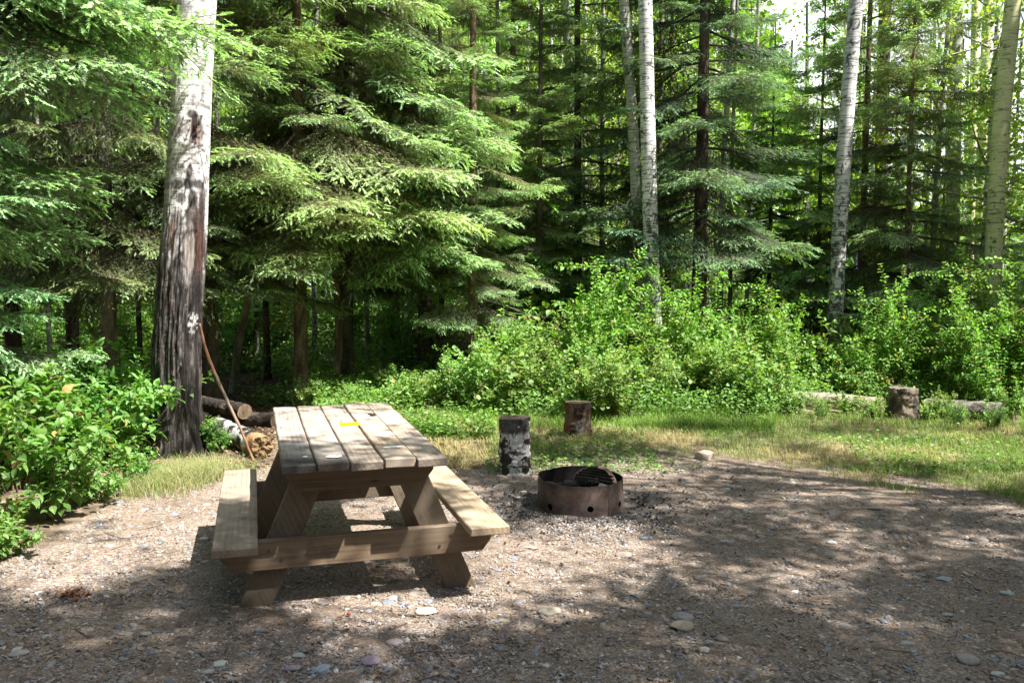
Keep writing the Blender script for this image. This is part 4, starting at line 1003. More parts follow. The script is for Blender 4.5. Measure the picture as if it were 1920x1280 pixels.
def build_spruces():
    pi = math.pi
    # near left spruce, trunk just outside the picture, boughs reach across the poplar
    ex = [(4.45, .22, 3.2, -9, 'main'), (4.3, .13, 2.8, -9, 'main'), (4.5, .16, 2.5, -7, 'main'), (4.05, .30, 2.5, -8, 'main'), (4.8, .2, 2.2, -5, 'main'), (5.3, .05, 1.9, -6, 'main'), (4.55, .12, 2.3, -9, 'main'), (4.1, -.16, 2.6, -8, 'main'), (3.6, -.1, 1.9, -6, 'main'), (4.75, -.3, 2.5, -4, 'main'), (4.3, .3, 2.3, -8, 'main'), (5.4, .2, 1.8, -3, 'main'),
          (2.65, -.12, 1.85, -4, 'main'), (2.45, .25, 1.9, -8, 'main'), (2.9, -.5, 1.8, -6, 'heavy'), (2.1, .1, 1.6, -10, 'main'), (5.2, -.55, 2.2, 0, 'main'), (3.4, .45, 1.7, -10, 'heavy'), (3.2, -.2, 1.6, -6, 'heavy'), (1.75, .3, 1.5, -6, 'main'), (1.5, -.1, 1.3, -2, 'heavy')]
    me = spruce_crown('main', 13, 1.3, 2.0, 34, 1, extra=ex, blue=.25, pexp=.7)
    tree('spruce_tree', -4.95, 6.25, 'nearest spruce at the left edge whose boughs reach in front of the big poplar', trunk_mesh(13, .17, .02, seed=3, col=BROWNT), me)
    # second, grey trunk showing low down at left
    me = spruce_crown('heavy', 13, 1.9, 2.1, 58, 2, blue=.0, tint=.68, extra=[(2.6, -.6, 1.9, -8, 'main'), (2.9, -.2, 1.8, -6, 'main'), (2.3, -1.1, 1.8, -6, 'main'), (2.2, -.1, 1.5, -10, 'main')])
    tree('spruce_tree', sx(203, 9.6), 9.6, 'spruce with a slim grey trunk between the leafy bush and the big poplar', trunk_mesh(13, .095, .02, seed=5, col=GREYT), me)
    me2 = spruce_crown('main', 13, 1.9, 2.3, 62, 4, pexp=.75)
    tree('spruce_tree', sx(392, 10.6), 10.6, 'dark trunked spruce just behind and right of the big poplar', trunk_mesh(13, .12, .02, seed=7, col=DARKT), me2)
    # the bright one behind the table
    ex = [(3.6, -.15, 2.9, -14, 'main'), (3.2, -.4, 2.6, -10, 'main'), (3.0, -.9, 2.2, -8, 'main'), (2.75, -1.35, 2.0, -10, 'main'), (3.9, -.55, 2.8, -12, 'main'), (3.4, .25, 2.7, -14, 'main'), (2.6, -2.1, 1.7, -12, 'main'), (4.3, -.3, 2.7, -12, 'main'), (2.45, -1.7, 1.3, -14, 'main'), (3.1, -2.5, 1.9, -10, 'main')]
    me3 = spruce_crown('main', 12.5, 2.5, 2.5, 66, 6, extra=ex, tint=1.08, pexp=.8)
    tree('spruce_tree', sx(563, 11.2), 11.2, 'bright green spruce whose brown trunk rises right behind the picnic table', trunk_mesh(12.5, .10, .02, seed=9, col=BROWNT), me3)
    ex = [(4.6, -.35, 3.0, -14, 'main'), (4.2, -.8, 2.8, -14, 'main'), (3.7, -.2, 3.0, -16, 'main'), (5.2, -.6, 2.9, -12, 'main'), (3.3, -.55, 2.7, -14, 'main'), (5.8, -.3, 2.8, -10, 'main'), (2.9, -.1, 2.6, -12, 'main'), (6.2, -.9, 2.6, -8, 'main'), (3.0, -.9, 2.3, -12, 'heavy'), (4.9, .1, 2.9, -14, 'main')]
    me4 = spruce_crown('main', 14, 2.3, 2.6, 64, 8, extra=ex, tint=1.05, pexp=.7)
    tree('spruce_tree', sx(645, 12.3), 12.3, 'large spruce with a thick dark trunk and long boughs sweeping down to the right', trunk_mesh(14, .15, .02, seed=11, col=DARKT), me4)
    tree('spruce_tree', sx(797, 14.2), 14.2, 'spruce with a short stretch of black trunk showing beyond the low green plants', trunk_mesh(14, .135, .02, seed=13, col=DARKT), me2, rz=2.0)
    # slender one with visible trunk
    me5 = spruce_crown('thin', 11, 1.1, 1.35, 74, 10, pexp=.45, tint=1.0)
    t5 = trunk_mesh(11, .085, .015, seed=15, col=BROWNT)
    tree('spruce_tree', sx(886, 12.4), 12.4, 'slender spruce with its thin brown trunk visible through gaps above the log seats', t5, me5)
    me6 = spruce_crown('flat', 12, 1.2, 2.0, 84, 12, pexp=.6, blue=.2, tint=.95)
    tree('spruce_tree', sx(1085, 14.6), 14.6, 'dark thin trunked spruce standing left of the pair of pale aspens', trunk_mesh(12, .09, .02, lean=(-.012, 0), seed=17, col=DARKT), me6)
    me7 = spruce_crown('main', 13, 2.6, 2.5, 92, 14, pexp=.75, blue=.5, tint=.72)
    tree('spruce_tree', sx(1310, 13.4), 13.4, 'big dark blue green spruce standing between the aspen pair and the leaning birch', trunk_mesh(13, .14, .02, seed=19, col=DARKT), me7)
    me8 = spruce_crown('flat', 11, 1.6, 2.3, 64, 16, pexp=.65, blue=.1, tint=1.25)
    tree('spruce_tree', sx(1612, 15.0), 15.0, 'light green spruce with flat layered boughs just right of the leaning birch', trunk_mesh(11, .08, .015, seed=21, col=BROWNT), me8)
    tree('spruce_tree', sx(1440, 16.4), 16.4, 'dark spruce seen in the gap left of the leaning birch', trunk_mesh(13, .11, .02, seed=23, col=DARKT), me7, rz=1.4, scale=.52)
    tree('spruce_tree', sx(40, 11.5), 11.5, 'dark drooping spruce behind the left edge of the leafy bush', trunk_mesh(13, .10, .02, seed=25, col=DARKT), me, rz=3.6) if False else None
    tree('spruce_tree', sx(20, 11.8), 11.8, 'dark drooping spruce deep at the left edge of the picture', trunk_mesh(13, .10, .02, seed=25, col=DARKT), me2, rz=3.6)
    tree('spruce_tree', sx(1870, 17), 17, 'green spruce behind the yellowish poplar at the right edge', trunk_mesh(11, .09, .015, seed=27, col=BROWNT), me8, rz=2.2, scale=.65)
    tree('spruce_tree', sx(1730, 18.5), 18.5, 'spruce between two grey trunks in the right part of the woods', trunk_mesh(11, .09, .015, seed=28, col=GREYT), me8, rz=4.2, scale=.7)
    tree('spruce_tree', sx(1695, 13.9), 13.9, 'pale green layered spruce in front of the dark grey trunks at right', trunk_mesh(9, .07, .015, seed=35, col=BROWNT), me8, rz=5.1, scale=.85)
    tree('spruce_tree', sx(1530, 15.6), 15.6, 'feathery spruce just behind the leaning birch', trunk_mesh(11, .08, .015, seed=36, col=BROWNT), me8, rz=3.3, scale=.7)
    tree('spruce_tree', sx(1010, 13.6), 13.6, 'young spruce standing right of the slender brown trunked one', trunk_mesh(10, .07, .015, seed=38, col=DARKT), me5, rz=4., scale=.9)
    tree('spruce_tree', sx(960, 17.2), 17.2, 'spruce filling the gap right of the slender brown trunked one', trunk_mesh(13, .10, .02, seed=29, col=DARKT), me3, rz=1.1)
    # mid and far spruces
    r = np.random.default_rng(44)
    mm = [spruce_crown('mid', 14, 1.2 + .4 * i, 2.6, 66, 50 + i, tint=.95, ztop=9, pexp=.7, blue=.2 * i) for i in range(2)]
    tt = [trunk_mesh(14, .11, .02, seed=60 + i, col=c, n=12, m=40) for i, c in enumerate((DARKT, GREYT, DARKT))]
    spots = [(70, 19), (300, 18.5), (520, 22), (735, 19), (850, 22.5), (1250, 22), (-60, 22), (200, 25), (680, 27), (1010, 29)]
    for i, (px, Y) in enumerate(spots):
        far = Y > 23
        tree('spruce_tree', sx(px, Y), Y, 'distant spruce deep in the woods with its lower trunk in shade' if far else 'mid distance spruce standing in the second row of the woods', tt[i % 3], mm[i % 2], 'distant spruces deep in the woods' if far else 'spruces in the second row of the woods', r.uniform(0, 6.28), r.uniform(.8, 1.15))
build_spruces()
big_poplar()

# ------------------------------------------------------------------ deciduous trunks
def trunk_pts(name, label, pts, w, mat, zmax=13., group=None, crown=None, colr=((.5, .5, .5), (.5, .5, .5)), branch=0, seed=1, cat='tree'):
    """pts: (px, py, Y) up the trunk; w: radius low, high"""
    P = np.array([at(*p) for p in pts]); P[0][2] = gz(P[0][0], P[0][1]) - .05
    d = P[-1] - P[-2]; e = P[-1] + d / d[2] * (zmax - P[-1][2]); P = np.concatenate([P, [e]])
    zz = np.linspace(P[0][2], zmax, 90); Q = np.stack([np.interp(zz, P[:, 2], P[:, 0]), np.interp(zz, P[:, 2], P[:, 1]), zz], 1)
    ker = np.ones(9) / 9
    for k in (0, 1): Q[4:-4, k] = np.convolve(Q[:, k], ker, 'valid')
    base = Q[0].copy(); Q = Q - base; rr = np.interp(zz, [zz[0], zz[-1]], w) * (1 + .3 * smooth(zz - zz[0], .5, 0))
    V, F = tube(Q, rr, 24); cen = np.concatenate([np.repeat(Q, 24, 0), Q[:1], Q[-1:]]); dd = V - cen; dd /= np.linalg.norm(dd, axis=1)[:, None] + 1e-9
    V = V + dd * ((fbm(V * [12, 12, 9] + seed, 4, seed) - .5) * .014)[:, None]
    C = mix(colr[0], colr[1], smooth(fbm(V * [14, 14, 4] + 9, 4, seed), .35, .65))
    o = empty(name, base, label, cat, group); G = Geo(); G.add(V, F, C); put('trunk', G, mat, o, smooth_=True)
    if crown:
        G = Geo(); r = np.random.default_rng(seed); top = Q[-1]; A = np.array([top - [0, 0, crown.get('down', 0.)], top + [0, 0, 1.5], top + [.1, 0, 3.5]]); V, F = tube(A[1:] * 1., [w[1] * .8, .01], 6); V2, F2 = tube(np.array([top, A[1]]), [w[1], w[1] * .8], 6); G.add(V, F, (.35, .34, .3)); G.add(V2, F2, (.35, .34, .3))
        leafy_crown(G, A, crown.get('nb', 16), crown.get('reach', 1.1), crown.get('leaves', 22), r, crown.get('size', .06), clump=.34)
        put('crown', G, [M_TWIG, M_LEAF], o)
    return o
def build_trunks():
    trunk_pts('aspen_tree', 'pale aspen with a straight white trunk, brightest of the middle group', [(1232, 745, 12.2), (1224, 560, 12.2), (1216, 300, 12.25), (1210, 0, 12.3)], (.120, .078), M_BIRCH, crown=dict(nb=12), seed=2)
    trunk_pts('aspen_tree', 'thinner greyer aspen leaning just left of the straight white one', [(1203, 720, 12.9), (1198, 480, 12.9), (1186, 220, 12.9), (1169, 0, 12.9)], (.085, .068), M_ASPEN, crown=dict(nb=10), seed=3)
    trunk_pts('birch_tree', 'curved birch with flaky white bark leaning right over the shrubs', [(1562, 745, 13.2), (1567, 560, 13.2), (1577, 380, 13.2), (1590, 180, 13.2), (1606, 0, 13.2)], (.120, .092), M_BIRCH, crown=dict(nb=14), seed=4)
    trunk_pts('poplar_tree', 'yellowish green poplar trunk at the right edge of the picture', [(1856, 760, 12.4), (1862, 480, 12.4), (1875, 250, 12.4), (1900, 0, 12.4)], (.120, .100), M_ASPENY, crown=dict(nb=14), seed=5)
    trunk_pts('aspen_tree', 'tall grey trunk right of centre rising above the dark woods left of the aspen pair', [(1088, 560, 16.2), (1080, 330, 16.2), (1072, 180, 16.2), (1060, 0, 16.2)], (.11, .085), M_ASPEN, crown=dict(nb=8), seed=6)
    trunk_pts('aspen_tree', 'dark grey trunk showing against the bright sky left of the yellowish poplar', [(1782, 600, 16.8), (1786, 380, 16.8), (1790, 150, 16.8), (1791, 0, 16.8)], (.145, .12), M_ASPEN, crown=dict(nb=8), seed=7)
    trunk_pts('aspen_tree', 'rough brown trunk right of the leaning birch near the top', [(1650, 600, 17.2), (1652, 300, 17.2), (1660, 0, 17.2)], (.13, .115), M_BARK, crown=dict(nb=8), seed=8, colr=((.08, .065, .05), (.24, .2, .16)))
    trunk_pts('aspen_tree', 'thin pale trunk in the sky gap between two dark trunks at right', [(1818, 560, 19), (1824, 250, 19), (1829, 0, 19)], (.09, .07), M_ASPENY, crown=dict(nb=8), seed=9)
    trunk_pts('aspen_tree', 'slim orange brown trunk near the top right', [(1836, 560, 20.5), (1842, 250, 20.5), (1852, 0, 20.5)], (.11, .10), M_ASPENY, crown=dict(nb=8), seed=10)
    trunk_pts('young_tree', 'thin curved sapling trunk right beside the brown trunk behind the table', [(622, 765, 11.6), (634, 680, 11.6), (636, 600, 11.6), (630, 530, 11.6)], (.05, .042), M_BARK, zmax=3.6, seed=11, colr=((.1, .07, .05), (.28, .2, .14)))
    trunk_pts('young_tree', 'thin grey sapling trunk leaning right behind the leaning stick', [(436, 745, 11.8), (446, 650, 11.8), (462, 580, 11.8), (470, 520, 11.8)], (.055, .042), M_BARK, zmax=3.6, seed=12, colr=((.2, .17, .14), (.42, .37, .32)))
    r = np.random.default_rng(8)
    # thin trunks between the trees, shared shapes
    T = [trunk_mesh(10, .06, .03, lean=(r.normal(0, .012), 0), bend=.05, seed=80 + i, col=c, n=8, m=40, rough=.006, mat=m) for i, (c, m) in enumerate(((DARKT, None), (GREYT, None), (GREYT, M_ASPEN), (GREYT, M_BIRCH)))]
    crowns = []
    for i in range(3):
        G = Geo(); A = np.array([[0, 0, 1.8 + i * .6], [0, 0, 6], [.1, 0, 11]]); V, F = tube(np.array([[0, 0, 9.8], [.1, 0, 11.3]]), [.03, .008], 5); G.add(V, F, (.3, .28, .24))
        leafy_crown(G, A, 40, 1.7, 19, np.random.default_rng(90 + i), .075, (.12, .185, .02), (.28, .36, .05), clump=.42); crowns.append(mesh_from('crown', G.arrays(), [M_TWIG, M_LEAF]))
    left = [(30, 12.5, 0), (128, 13, 0), (143, 13.8, 0), (92, 15.5, 1), (262, 14, 0), (480, 15.5, 1), (500, 13.4, 0), (590, 17, 2), (690, 15.8, 1), (745, 16.5, 0), (830, 13.6, 0), (925, 15.2, 1), (770, 21, 3), (655, 22, 2), (415, 16.8, 0)]
    for px, Y, k in left:
        o = tree('bare_trunk', sx(px, Y), Y, 'thin bare trunk standing in the shaded left half of the woods', T[k], None, 'thin bare trunks in the left half of the woods', r.uniform(0, 6), r.uniform(.7, 1.2))
    right = [(1110, 18.6, 3), (1350, 15.6, 2), (1372, 16.2, 1), (1245, 15.8, 1), (1700, 17, 2), (1752, 17.6, 1)]
    for px, Y, k in right:
        tree('bare_trunk', sx(px, Y), Y, 'thin bare trunk rising behind the sunny shrubs on the right', T[k], None, 'thin bare trunks behind the sunny shrubs', r.uniform(0, 6), r.uniform(.8, 1.3))
    asp = [(1128, 15.4), (1168, 16.0), (1745, 15.2), (1835, 15.6), (1400, 17.6), (1100, 17.2), (1150, 18.2), (1050, 18.8), (1560, 17.8), (1105, 19.5), (1165, 22), (1030, 23.5), (1235, 25), (1560, 20), (1700, 21), (1870, 20.5), (1930, 16.5), (1640, 26), (980, 27), (760, 25), (500, 26), (150, 28), (1820, 29), (330, 30), (640, 33), (880, 34), (1120, 33), (1330, 33), (20, 34)]
    for i, (px, Y) in enumerate(asp):
        tree('aspen_tree', sx(px, Y), Y, 'distant aspen with sunlit yellow green leaves among the dark spruces', T[2 + i % 2], crowns[i % 3], 'leafy aspens far back in the woods', r.uniform(0, 6), r.uniform(.85, 1.15) * (1 if Y < 25 else 1.1))
build_trunks()

# ------------------------------------------------------------------ shrubs
def shrub_meshes(h, w, stems, leaf, per, seed, a, b, tpl=LEAF, arch=.5, wood=(.12, .08, .05), twig=1.0):
    """returns (foliage mesh, stem mesh)"""
    r = np.random.default_rng(seed); GL, GS = Geo(), Geo()
    O, X, U, S = [], [], [], []
    for i in range(stems):
        a_ = r.uniform(0, 6.28); b0 = np.array([math.cos(a_), math.sin(a_), 0]) * r.uniform(0, .25) * w; L = h * r.uniform(.55, 1.1); k = 7; s = np.linspace(0, 1, k)
        a2 = a_ + r.normal(0, .5); out = w * r.uniform(.15, .85)
        P = b0 + np.stack([np.cos(a2) * out * s ** 1.5, np.sin(a2) * out * s ** 1.5, L * (s - arch * .35 * s ** 3 * (out / w))], 1) + r.normal(0, .012, (k, 3)) * h
        P[0] = b0; V, F = tube(P, .007 * (1.15 - s) + .0018, 4, False); GS.add(V, F, np.array(wood) * r.uniform(.7, 1.5))
        br = [(P, .15 + .1 * r.random())]
        for q in range(int(6 * twig)):
            t = r.uniform(.25, .95); z = t * (k - 1); kk = min(int(z), k - 2); o = P[kk] + (P[kk + 1] - P[kk]) * (z - kk); d = rdir(r, 1, .6)[0]; l = h * r.uniform(.14, .34)
            Q = np.array([o, o + d * l * .5, o + d * l + [0, 0, -.1 * l]]); V, F = tube(Q, [.0032, .0025, .0014], 3, False); GS.add(V, F, np.array(wood) * r.uniform(.8, 1.6)); br.append((Q, .12))
        for Q, t0 in br:
            Lq = np.linalg.norm(np.diff(Q, axis=0), axis=1).sum(); m = max(3, int(Lq * per)); ph = r.uniform(0, 6)
            for j in range(m):
                t = t0 + (1 - t0) * (j + .5) / m; z = t * (len(Q) - 1); kk = min(int(z), len(Q) - 2); o = Q[kk] + (Q[kk + 1] - Q[kk]) * (z - kk); T = Q[kk + 1] - Q[kk]; T = T / (np.linalg.norm(T) + 1e-9)
                A, B = frame_of(T)
                for sgn in (1, -1):
                    an = ph + j * 1.57; d = (A * math.cos(an) + B * math.sin(an)) * sgn * .9 + T * .55 + np.array([0, 0, -.12]) + r.normal(0, .15, 3)
                    O.append(o + d * .012); X.append(d); U.append([r.normal(0, .3), r.normal(0, .3), 1]); S.append(leaf * r.uniform(.55, 1.2) * (1 - .35 * (t > .93)))
            for e in range(2): O.append(Q[-1]); X.append(rdir(r, 1, .5)[0]); U.append([0, 0, 1]); S.append(leaf * .6)
    O, X, U, S = map(lambda q: np.array(q, float), (O, X, U, S)); n = len(O)
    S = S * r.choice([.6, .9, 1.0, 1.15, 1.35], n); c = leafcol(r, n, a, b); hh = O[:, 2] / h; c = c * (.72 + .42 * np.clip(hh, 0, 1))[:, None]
    yl = r.random(n) < .02; c[yl] = np.array([.26, .20, .05]); yl = r.random(n) < .012; c[yl] = np.array([.13, .07, .03])
    inst(GL, tpl, O, X, U, S, c)
    return mesh_from('foliage', GL.arrays(), M_LEAF), mesh_from('stem', GS.arrays(), M_TWIG)
def shrub(x, y, me, label, group, rz, s, name='leafy_shrub', sz=None):
    o = empty(name, (x, y, gz(x, y) - .02), label, 'shrub', group); link('foliage', me[0], o); link('stem', me[1], o)
    o.rotation_euler = (0, 0, rz); o.scale = (s, s, sz or s); return o
def build_shrubs():
    r = np.random.default_rng(12)
    dog = [shrub_meshes(1.05, .60, 11, .092, 20, 300 + i, (.06, .13, .022), (.14, .25, .045)) for i in range(3)]
    low = [shrub_meshes(.62, .55, 13, .075, 28, 310 + i, (.06, .13, .022), (.14, .25, .045), arch=1.2) for i in range(2)]
    L = [(15, 1035, 0, .62, 'low front spray of the big leafed bush at the left edge of the gravel'), (90, 975, 1, .85, 'leafy dogwood spreading over the left edge of the gravel'), (185, 935, 0, .80, 'low dogwood clump at the right foot of the left bush'), (-60, 985, 2, 1.0, 'tall dogwood bush at the very left edge'),
         (40, 925, 2, .98, 'bright dogwood in the middle of the left bush'), (120, 895, 1, .95, 'dogwood with large sunlit leaves behind the front clump'), (235, 880, 0, .85, 'dogwood bush leaning toward the big poplar trunk'), (10, 870, 0, 1.1, 'dogwood at the back of the left bush'), (-120, 900, 1, 1.15, 'outermost dogwood of the left bush')]
    for i, (px, py, k, s, lab) in enumerate(L):
        p = ground(px, py); shrub(p[0], p[1], (low if i in (0, 2) else dog)[k % (2 if i in (0, 2) else 3)], lab, 'dogwood bushes at the left', r.uniform(0, 6), s * .9, 'dogwood_bush')
    p = ground(262, 905); shrub(p[0], p[1], low[1], 'small leafy sprig at the foot of the big poplar', None, 1., .45, 'dogwood_bush')
    # plants behind the bush near the slim grey trunk
    for px, Y, s, lab in ((215, 7.9, 1.0, 'upright leafy shoot just left of the big poplar trunk'), (262, 7.5, .8, 'leafy shrub touching the left side of the big poplar trunk'), (160, 8.4, .9, 'leafy shrub behind the dogwoods')):
        shrub(sx(px, Y), Y, dog[int(px) % 3], lab, None, r.uniform(0, 6), s, 'dogwood_bush')
    shrub(sx(392, 7.75), 7.75, low[0], 'small green plant between the big poplar and the birch log', None, 2., .55, 'dogwood_bush')
    # the sunny band on the right
    ca, cb = (.065, .135, .02), (.17, .27, .045)
    mids = [shrub_meshes(1.45, .75, (13, 12, 9)[i], (.07, .082, .115)[i], (19, 17, 12)[i], 400 + i, ca, cb, arch=(.4, .4, .2)[i]) for i in range(3)]
    fine = [shrub_meshes(.95, .62, (15, 12, 10)[i], (.040, .055, .075)[i], (30, 22, 15)[i], 410 + i, (.07, .135, .025), (.17, .26, .05), LEAFR) for i in range(3)]
    tall = [shrub_meshes(2.1, .6, 10, .07, 20, 420 + i, (.06, .13, .02), (.17, .28, .04), arch=.2) for i in range(2)]
    rows = []
    for px in range(870, 2000, 42):     # front row, low
        rows.append((px + r.uniform(-14, 14), 9.4 + .9 * r.random() + (.5 if px > 1180 else .3 * (px < 1000)), fine, r.uniform(.65, 1.0), 0))
    for px in range(905, 2040, 55): rows.append((px + r.uniform(-18, 18), 10.6 + r.random() * .8, mids, r.uniform(.75, 1.05), 1))
    for px in range(960, 2060, 66): rows.append((px + r.uniform(-20, 20), 11.9 + r.random() * .9, mids, r.uniform(.85, 1.2), 2))
    for px, Y, s in ((1105, 10.9, .95), (1130, 11.3, 1.02), (1195, 11.7, .95), (1290, 11.2, .9), (1320, 11.6, .92), (1475, 11.5, .8), (1680, 11.4, 1.15), (1740, 12, 1.05), (1800, 11.0, 1.15), (1880, 11.2, 1.3), (1925, 10.6, 1.25), (1640, 12.2, 1.05), (1410, 12.0, .85), (1850, 10.3, .9)):
        rows.append((px, Y, tall, s, 3))
    labs = ['low fine leaved shrub in the front row of the sunny thicket', 'leafy shrub in the middle of the sunny thicket on the right', 'leafy shrub at the back of the sunny thicket below the tree trunks', 'tall upright shrub sticking up out of the sunny thicket']
    grp = ['low shrubs in the front row of the thicket', 'shrubs in the middle of the thicket', 'shrubs at the back of the thicket', 'tall shrubs rising out of the thicket']
    for i, (px, Y, lib, s, g) in enumerate(rows):
        x = sx(px, Y)
        if g == 3: s *= .74 if px > 1600 else .9
        if g in (1, 2): s *= .92 if px < 1400 else .86
        if np.hypot(x - 4.8, Y - 10.1) < .8 and g == 0: continue
        if 1440 < px < 1900 and Y < 10.95 and g < 2: continue
        if g in (1, 2) and r.random() < .26: continue
        if g in (1, 2) and 1440 < px < 1640: s *= .9
        shrub(x, Y, lib[i % len(lib)], labs[g], grp[g], r.uniform(0, 6.28), s)
    for px, Y, s in ((1475, 9.9, .42), (1545, 9.8, .30), (1500, 10.25, .42), (1595, 10.0, .36), (1640, 9.6, .25), (1655, 10.1, .3), (1745, 9.6, .30), (1770, 9.9, .4), (1800, 9.3, .32), (1870, 9.1, .35), (1440, 10.2, .7), (1900, 9.9, .6)):
        shrub(sx(px, Y), Y, fine[int(px) % 3], 'low leafy plant growing in front of the fallen logs', 'low plants in front of the fallen logs', r.uniform(0, 6), s, 'low_plant')
    # low seedlings on the left forest floor, and saplings of leaves behind
    for i in range(26):
        px = r.uniform(560, 900); Y = r.uniform(9.6, 13); shrub(sx(px, Y), Y, fine[i % 3], 'low green plant on the forest floor between the table and the thicket', 'low plants on the forest floor', r.uniform(0, 6), r.uniform(.3, .55) * (1 if px < 800 else 1.15), 'low_plant')
    for i in range(34):
        px = r.uniform(-100, 1000); Y = r.uniform(15, 24); shrub(sx(px, Y), Y, mids[i % 3], 'leafy bush deep in the shaded woods on the left', 'bushes deep in the woods', r.uniform(0, 6), r.uniform(.8, 1.3))
    for i in range(26):
        px = r.uniform(900, 2000); Y = r.uniform(13.5, 22); shrub(sx(px, Y), Y, (mids + tall)[i % 5], 'bush standing back in the woods behind the sunny thicket', 'bushes behind the thicket', r.uniform(0, 6), r.uniform(.9, 1.4))
build_shrubs()

# ------------------------------------------------------------------ grass, ground cover, litter, far wood
def build_cover():
    r = np.random.default_rng(21)
    def clear(x, y): return ~((x / y > .32) & (x / y < .62) & (y > 8.6) & (y < 10.9) & (r.random(len(x)) < .88))
    def blades(x, y, L, w, lean, col):
        n = len(x); z = gz(x, y) - .005; a = r.uniform(0, 6.28, n); d = np.stack([np.cos(a), np.sin(a), 0 * a], 1); s = np.stack([-np.sin(a), np.cos(a), 0 * a], 1) * w[:, None] / 2
        b = np.stack([x, y, z], 1); h = L[:, None] * np.array([0, 0, 1.]); ln = (L * lean)[:, None] * d
        V = np.stack([b - s, b + s, b + h * .55 + ln * .35 - s * .8, b + h * .55 + ln * .35 + s * .8, b + h * .85 + ln], 1)
        F = np.array([[0, 1, 3], [0, 3, 2], [2, 3, 4]]); Fa = (F[None] + (np.arange(n) * 5)[:, None, None]).reshape(-1, 3)
        return V.reshape(-1, 3), Fa, np.repeat(col, 5, 0)
    G = Geo()
    # meadow strip between gravel and thicket
    n = 170000; u = r.uniform(-.16, .75, n); y = r.uniform(6.0, 11.2, n); x = u * y
    g = gravel_amount(x, y); e = y - edge_y(x, y); keep = (g < r.uniform(.0, .75, n)) & (e < 2.6 + u * 1.2) & (r.random(n) < .35 + .65 * fbm(np.stack([x, y, x * 0], 1) * 2.5, 3, 9))
    x, y, u = x[keep], y[keep], u[keep]; n = len(x)
    dry = smooth(fbm(np.stack([x, y, x * 0], 1) * 1.3, 3, 10) + .25 * smooth(-u, -.12, .1) + .0, .48, .66)
    dry = np.maximum(dry, (r.random(n) < .12) * 1.)
    c = mix(np.array([.075, .125, .028]) * r.uniform(.7, 1.4, (n, 1)), np.array([.24, .215, .12]) * r.uniform(.7, 1.2, (n, 1)), dry * r.uniform(.6, 1, n))
    tall_ = smooth(y - edge_y(x, y), .9, 2.4) * .35 * clear(x, y)
    G.add(*blades(x, y, r.uniform(.03, .09, n) + tall_ * r.uniform(.0, .16, n), r.uniform(.0025, .005, n), r.uniform(.2, 1.1, n), c))
    # tufts along the thicket foot
    n = 26000; k = 420; cx = r.uniform(-.1, .72, k); cy = r.uniform(8.9, 10.3, k); cx = cx * cy; w = r.integers(k, size=n); x = cx[w] + r.normal(0, .07, n); y = cy[w] + r.normal(0, .07, n); kk = clear(x, y); x, y = x[kk], y[kk]; n = len(x)
    c = np.array([.085, .145, .03]) * r.uniform(.6, 1.5, (n, 1)); G.add(*blades(x, y, r.uniform(.06, .18, n), r.uniform(.003, .006, n), r.uniform(.2, .9, n), c))
    # dry long grass at the foot of the poplar and along the left edge
    n = 7000; P = np.array([ground(px, py) for px, py in ((300, 905), (340, 900), (385, 885), (350, 890), (275, 922), (405, 893), (325, 908))]); w = r.integers(len(P), size=n)
    x = P[w, 0] + r.normal(0, .17, n); y = P[w, 1] + r.normal(0, .15, n); k = np.hypot(x + 3.04, y - 7.6) > .30; x, y = x[k], y[k]; n = len(x)
    c = mix(np.array([.19, .17, .105]) * r.uniform(.6, 1.3, (n, 1)), np.array([.09, .15, .04]), (r.random(n) < .4) * 1.)
    G.add(*blades(x, y, r.uniform(.04, .17, n), r.uniform(.002, .0035, n), r.uniform(.6, 1.5, n), c))
    tag(put('grass', G, M_GRASS), 'patchy green and straw coloured grass between the gravel and the thicket', 'grass', kind='stuff')
    # broad leaved ground cover
    G = Geo()
    def cover(n, xr, yr, h, size, a, b, dens=.5, u=True):
        x = r.uniform(*xr, n); y = r.uniform(*yr, n); x = x * y if u else x
        k = fbm(np.stack([x, y, 0 * x], 1) * 1.1, 3, 14) + r.normal(0, .05, n) > dens; k &= clear(x, y); x, y = x[k], y[k]; n = len(x)
        hh = h * r.beta(1.3, 1.8, n) * (.5 + fbm(np.stack([x, y, 0 * x], 1) * 2.3, 2, 15)); o = np.stack([x, y, gz(x, y) + hh], 1)
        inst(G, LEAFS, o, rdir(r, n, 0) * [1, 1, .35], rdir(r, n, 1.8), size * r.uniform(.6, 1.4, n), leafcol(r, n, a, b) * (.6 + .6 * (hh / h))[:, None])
    cover(34000, (-.24, -.02), (8.3, 13.0), .30, .045, (.06, .125, .02), (.15, .25, .04), .47)
    cover(60000, (-.02, .8), (9.5, 12.6), .38, .045, (.055, .115, .02), (.15, .25, .045), .40)
    cover(30000, (-.75, -.2), (10.5, 16), .25, .05, (.05, .11, .02), (.13, .22, .04), .52)
    cover(60000, (-.75, .8), (12.5, 22), .55, .075, (.05, .11, .02), (.14, .23, .04), .42)
    cover(60000, (-.8, .85), (20, 38), 1.1, .13, (.05, .11, .02), (.14, .24, .04), .38)
    cover(13000, (-.03, .66), (7.0, 9.6), .06, .035, (.06, .12, .02), (.14, .23, .04), .5)
    tag(put('ground_cover', G, M_LEAF), 'low leafy plants covering the forest floor', 'undergrowth', kind='stuff')
    # leaf litter on the forest floor
    G = Geo(); n = 26000; y = r.uniform(6.6, 14, n); x = r.uniform(-.72, .05, n) * y; k = (gravel_amount(x, y) < .6); x, y = x[k], y[k]; n = len(x)
    c = np.array([[.16, .09, .05], [.24, .15, .085], [.08, .05, .03], [.30, .21, .13]])[r.integers(4, size=n)] * r.uniform(.6, 1.2, (n, 1))
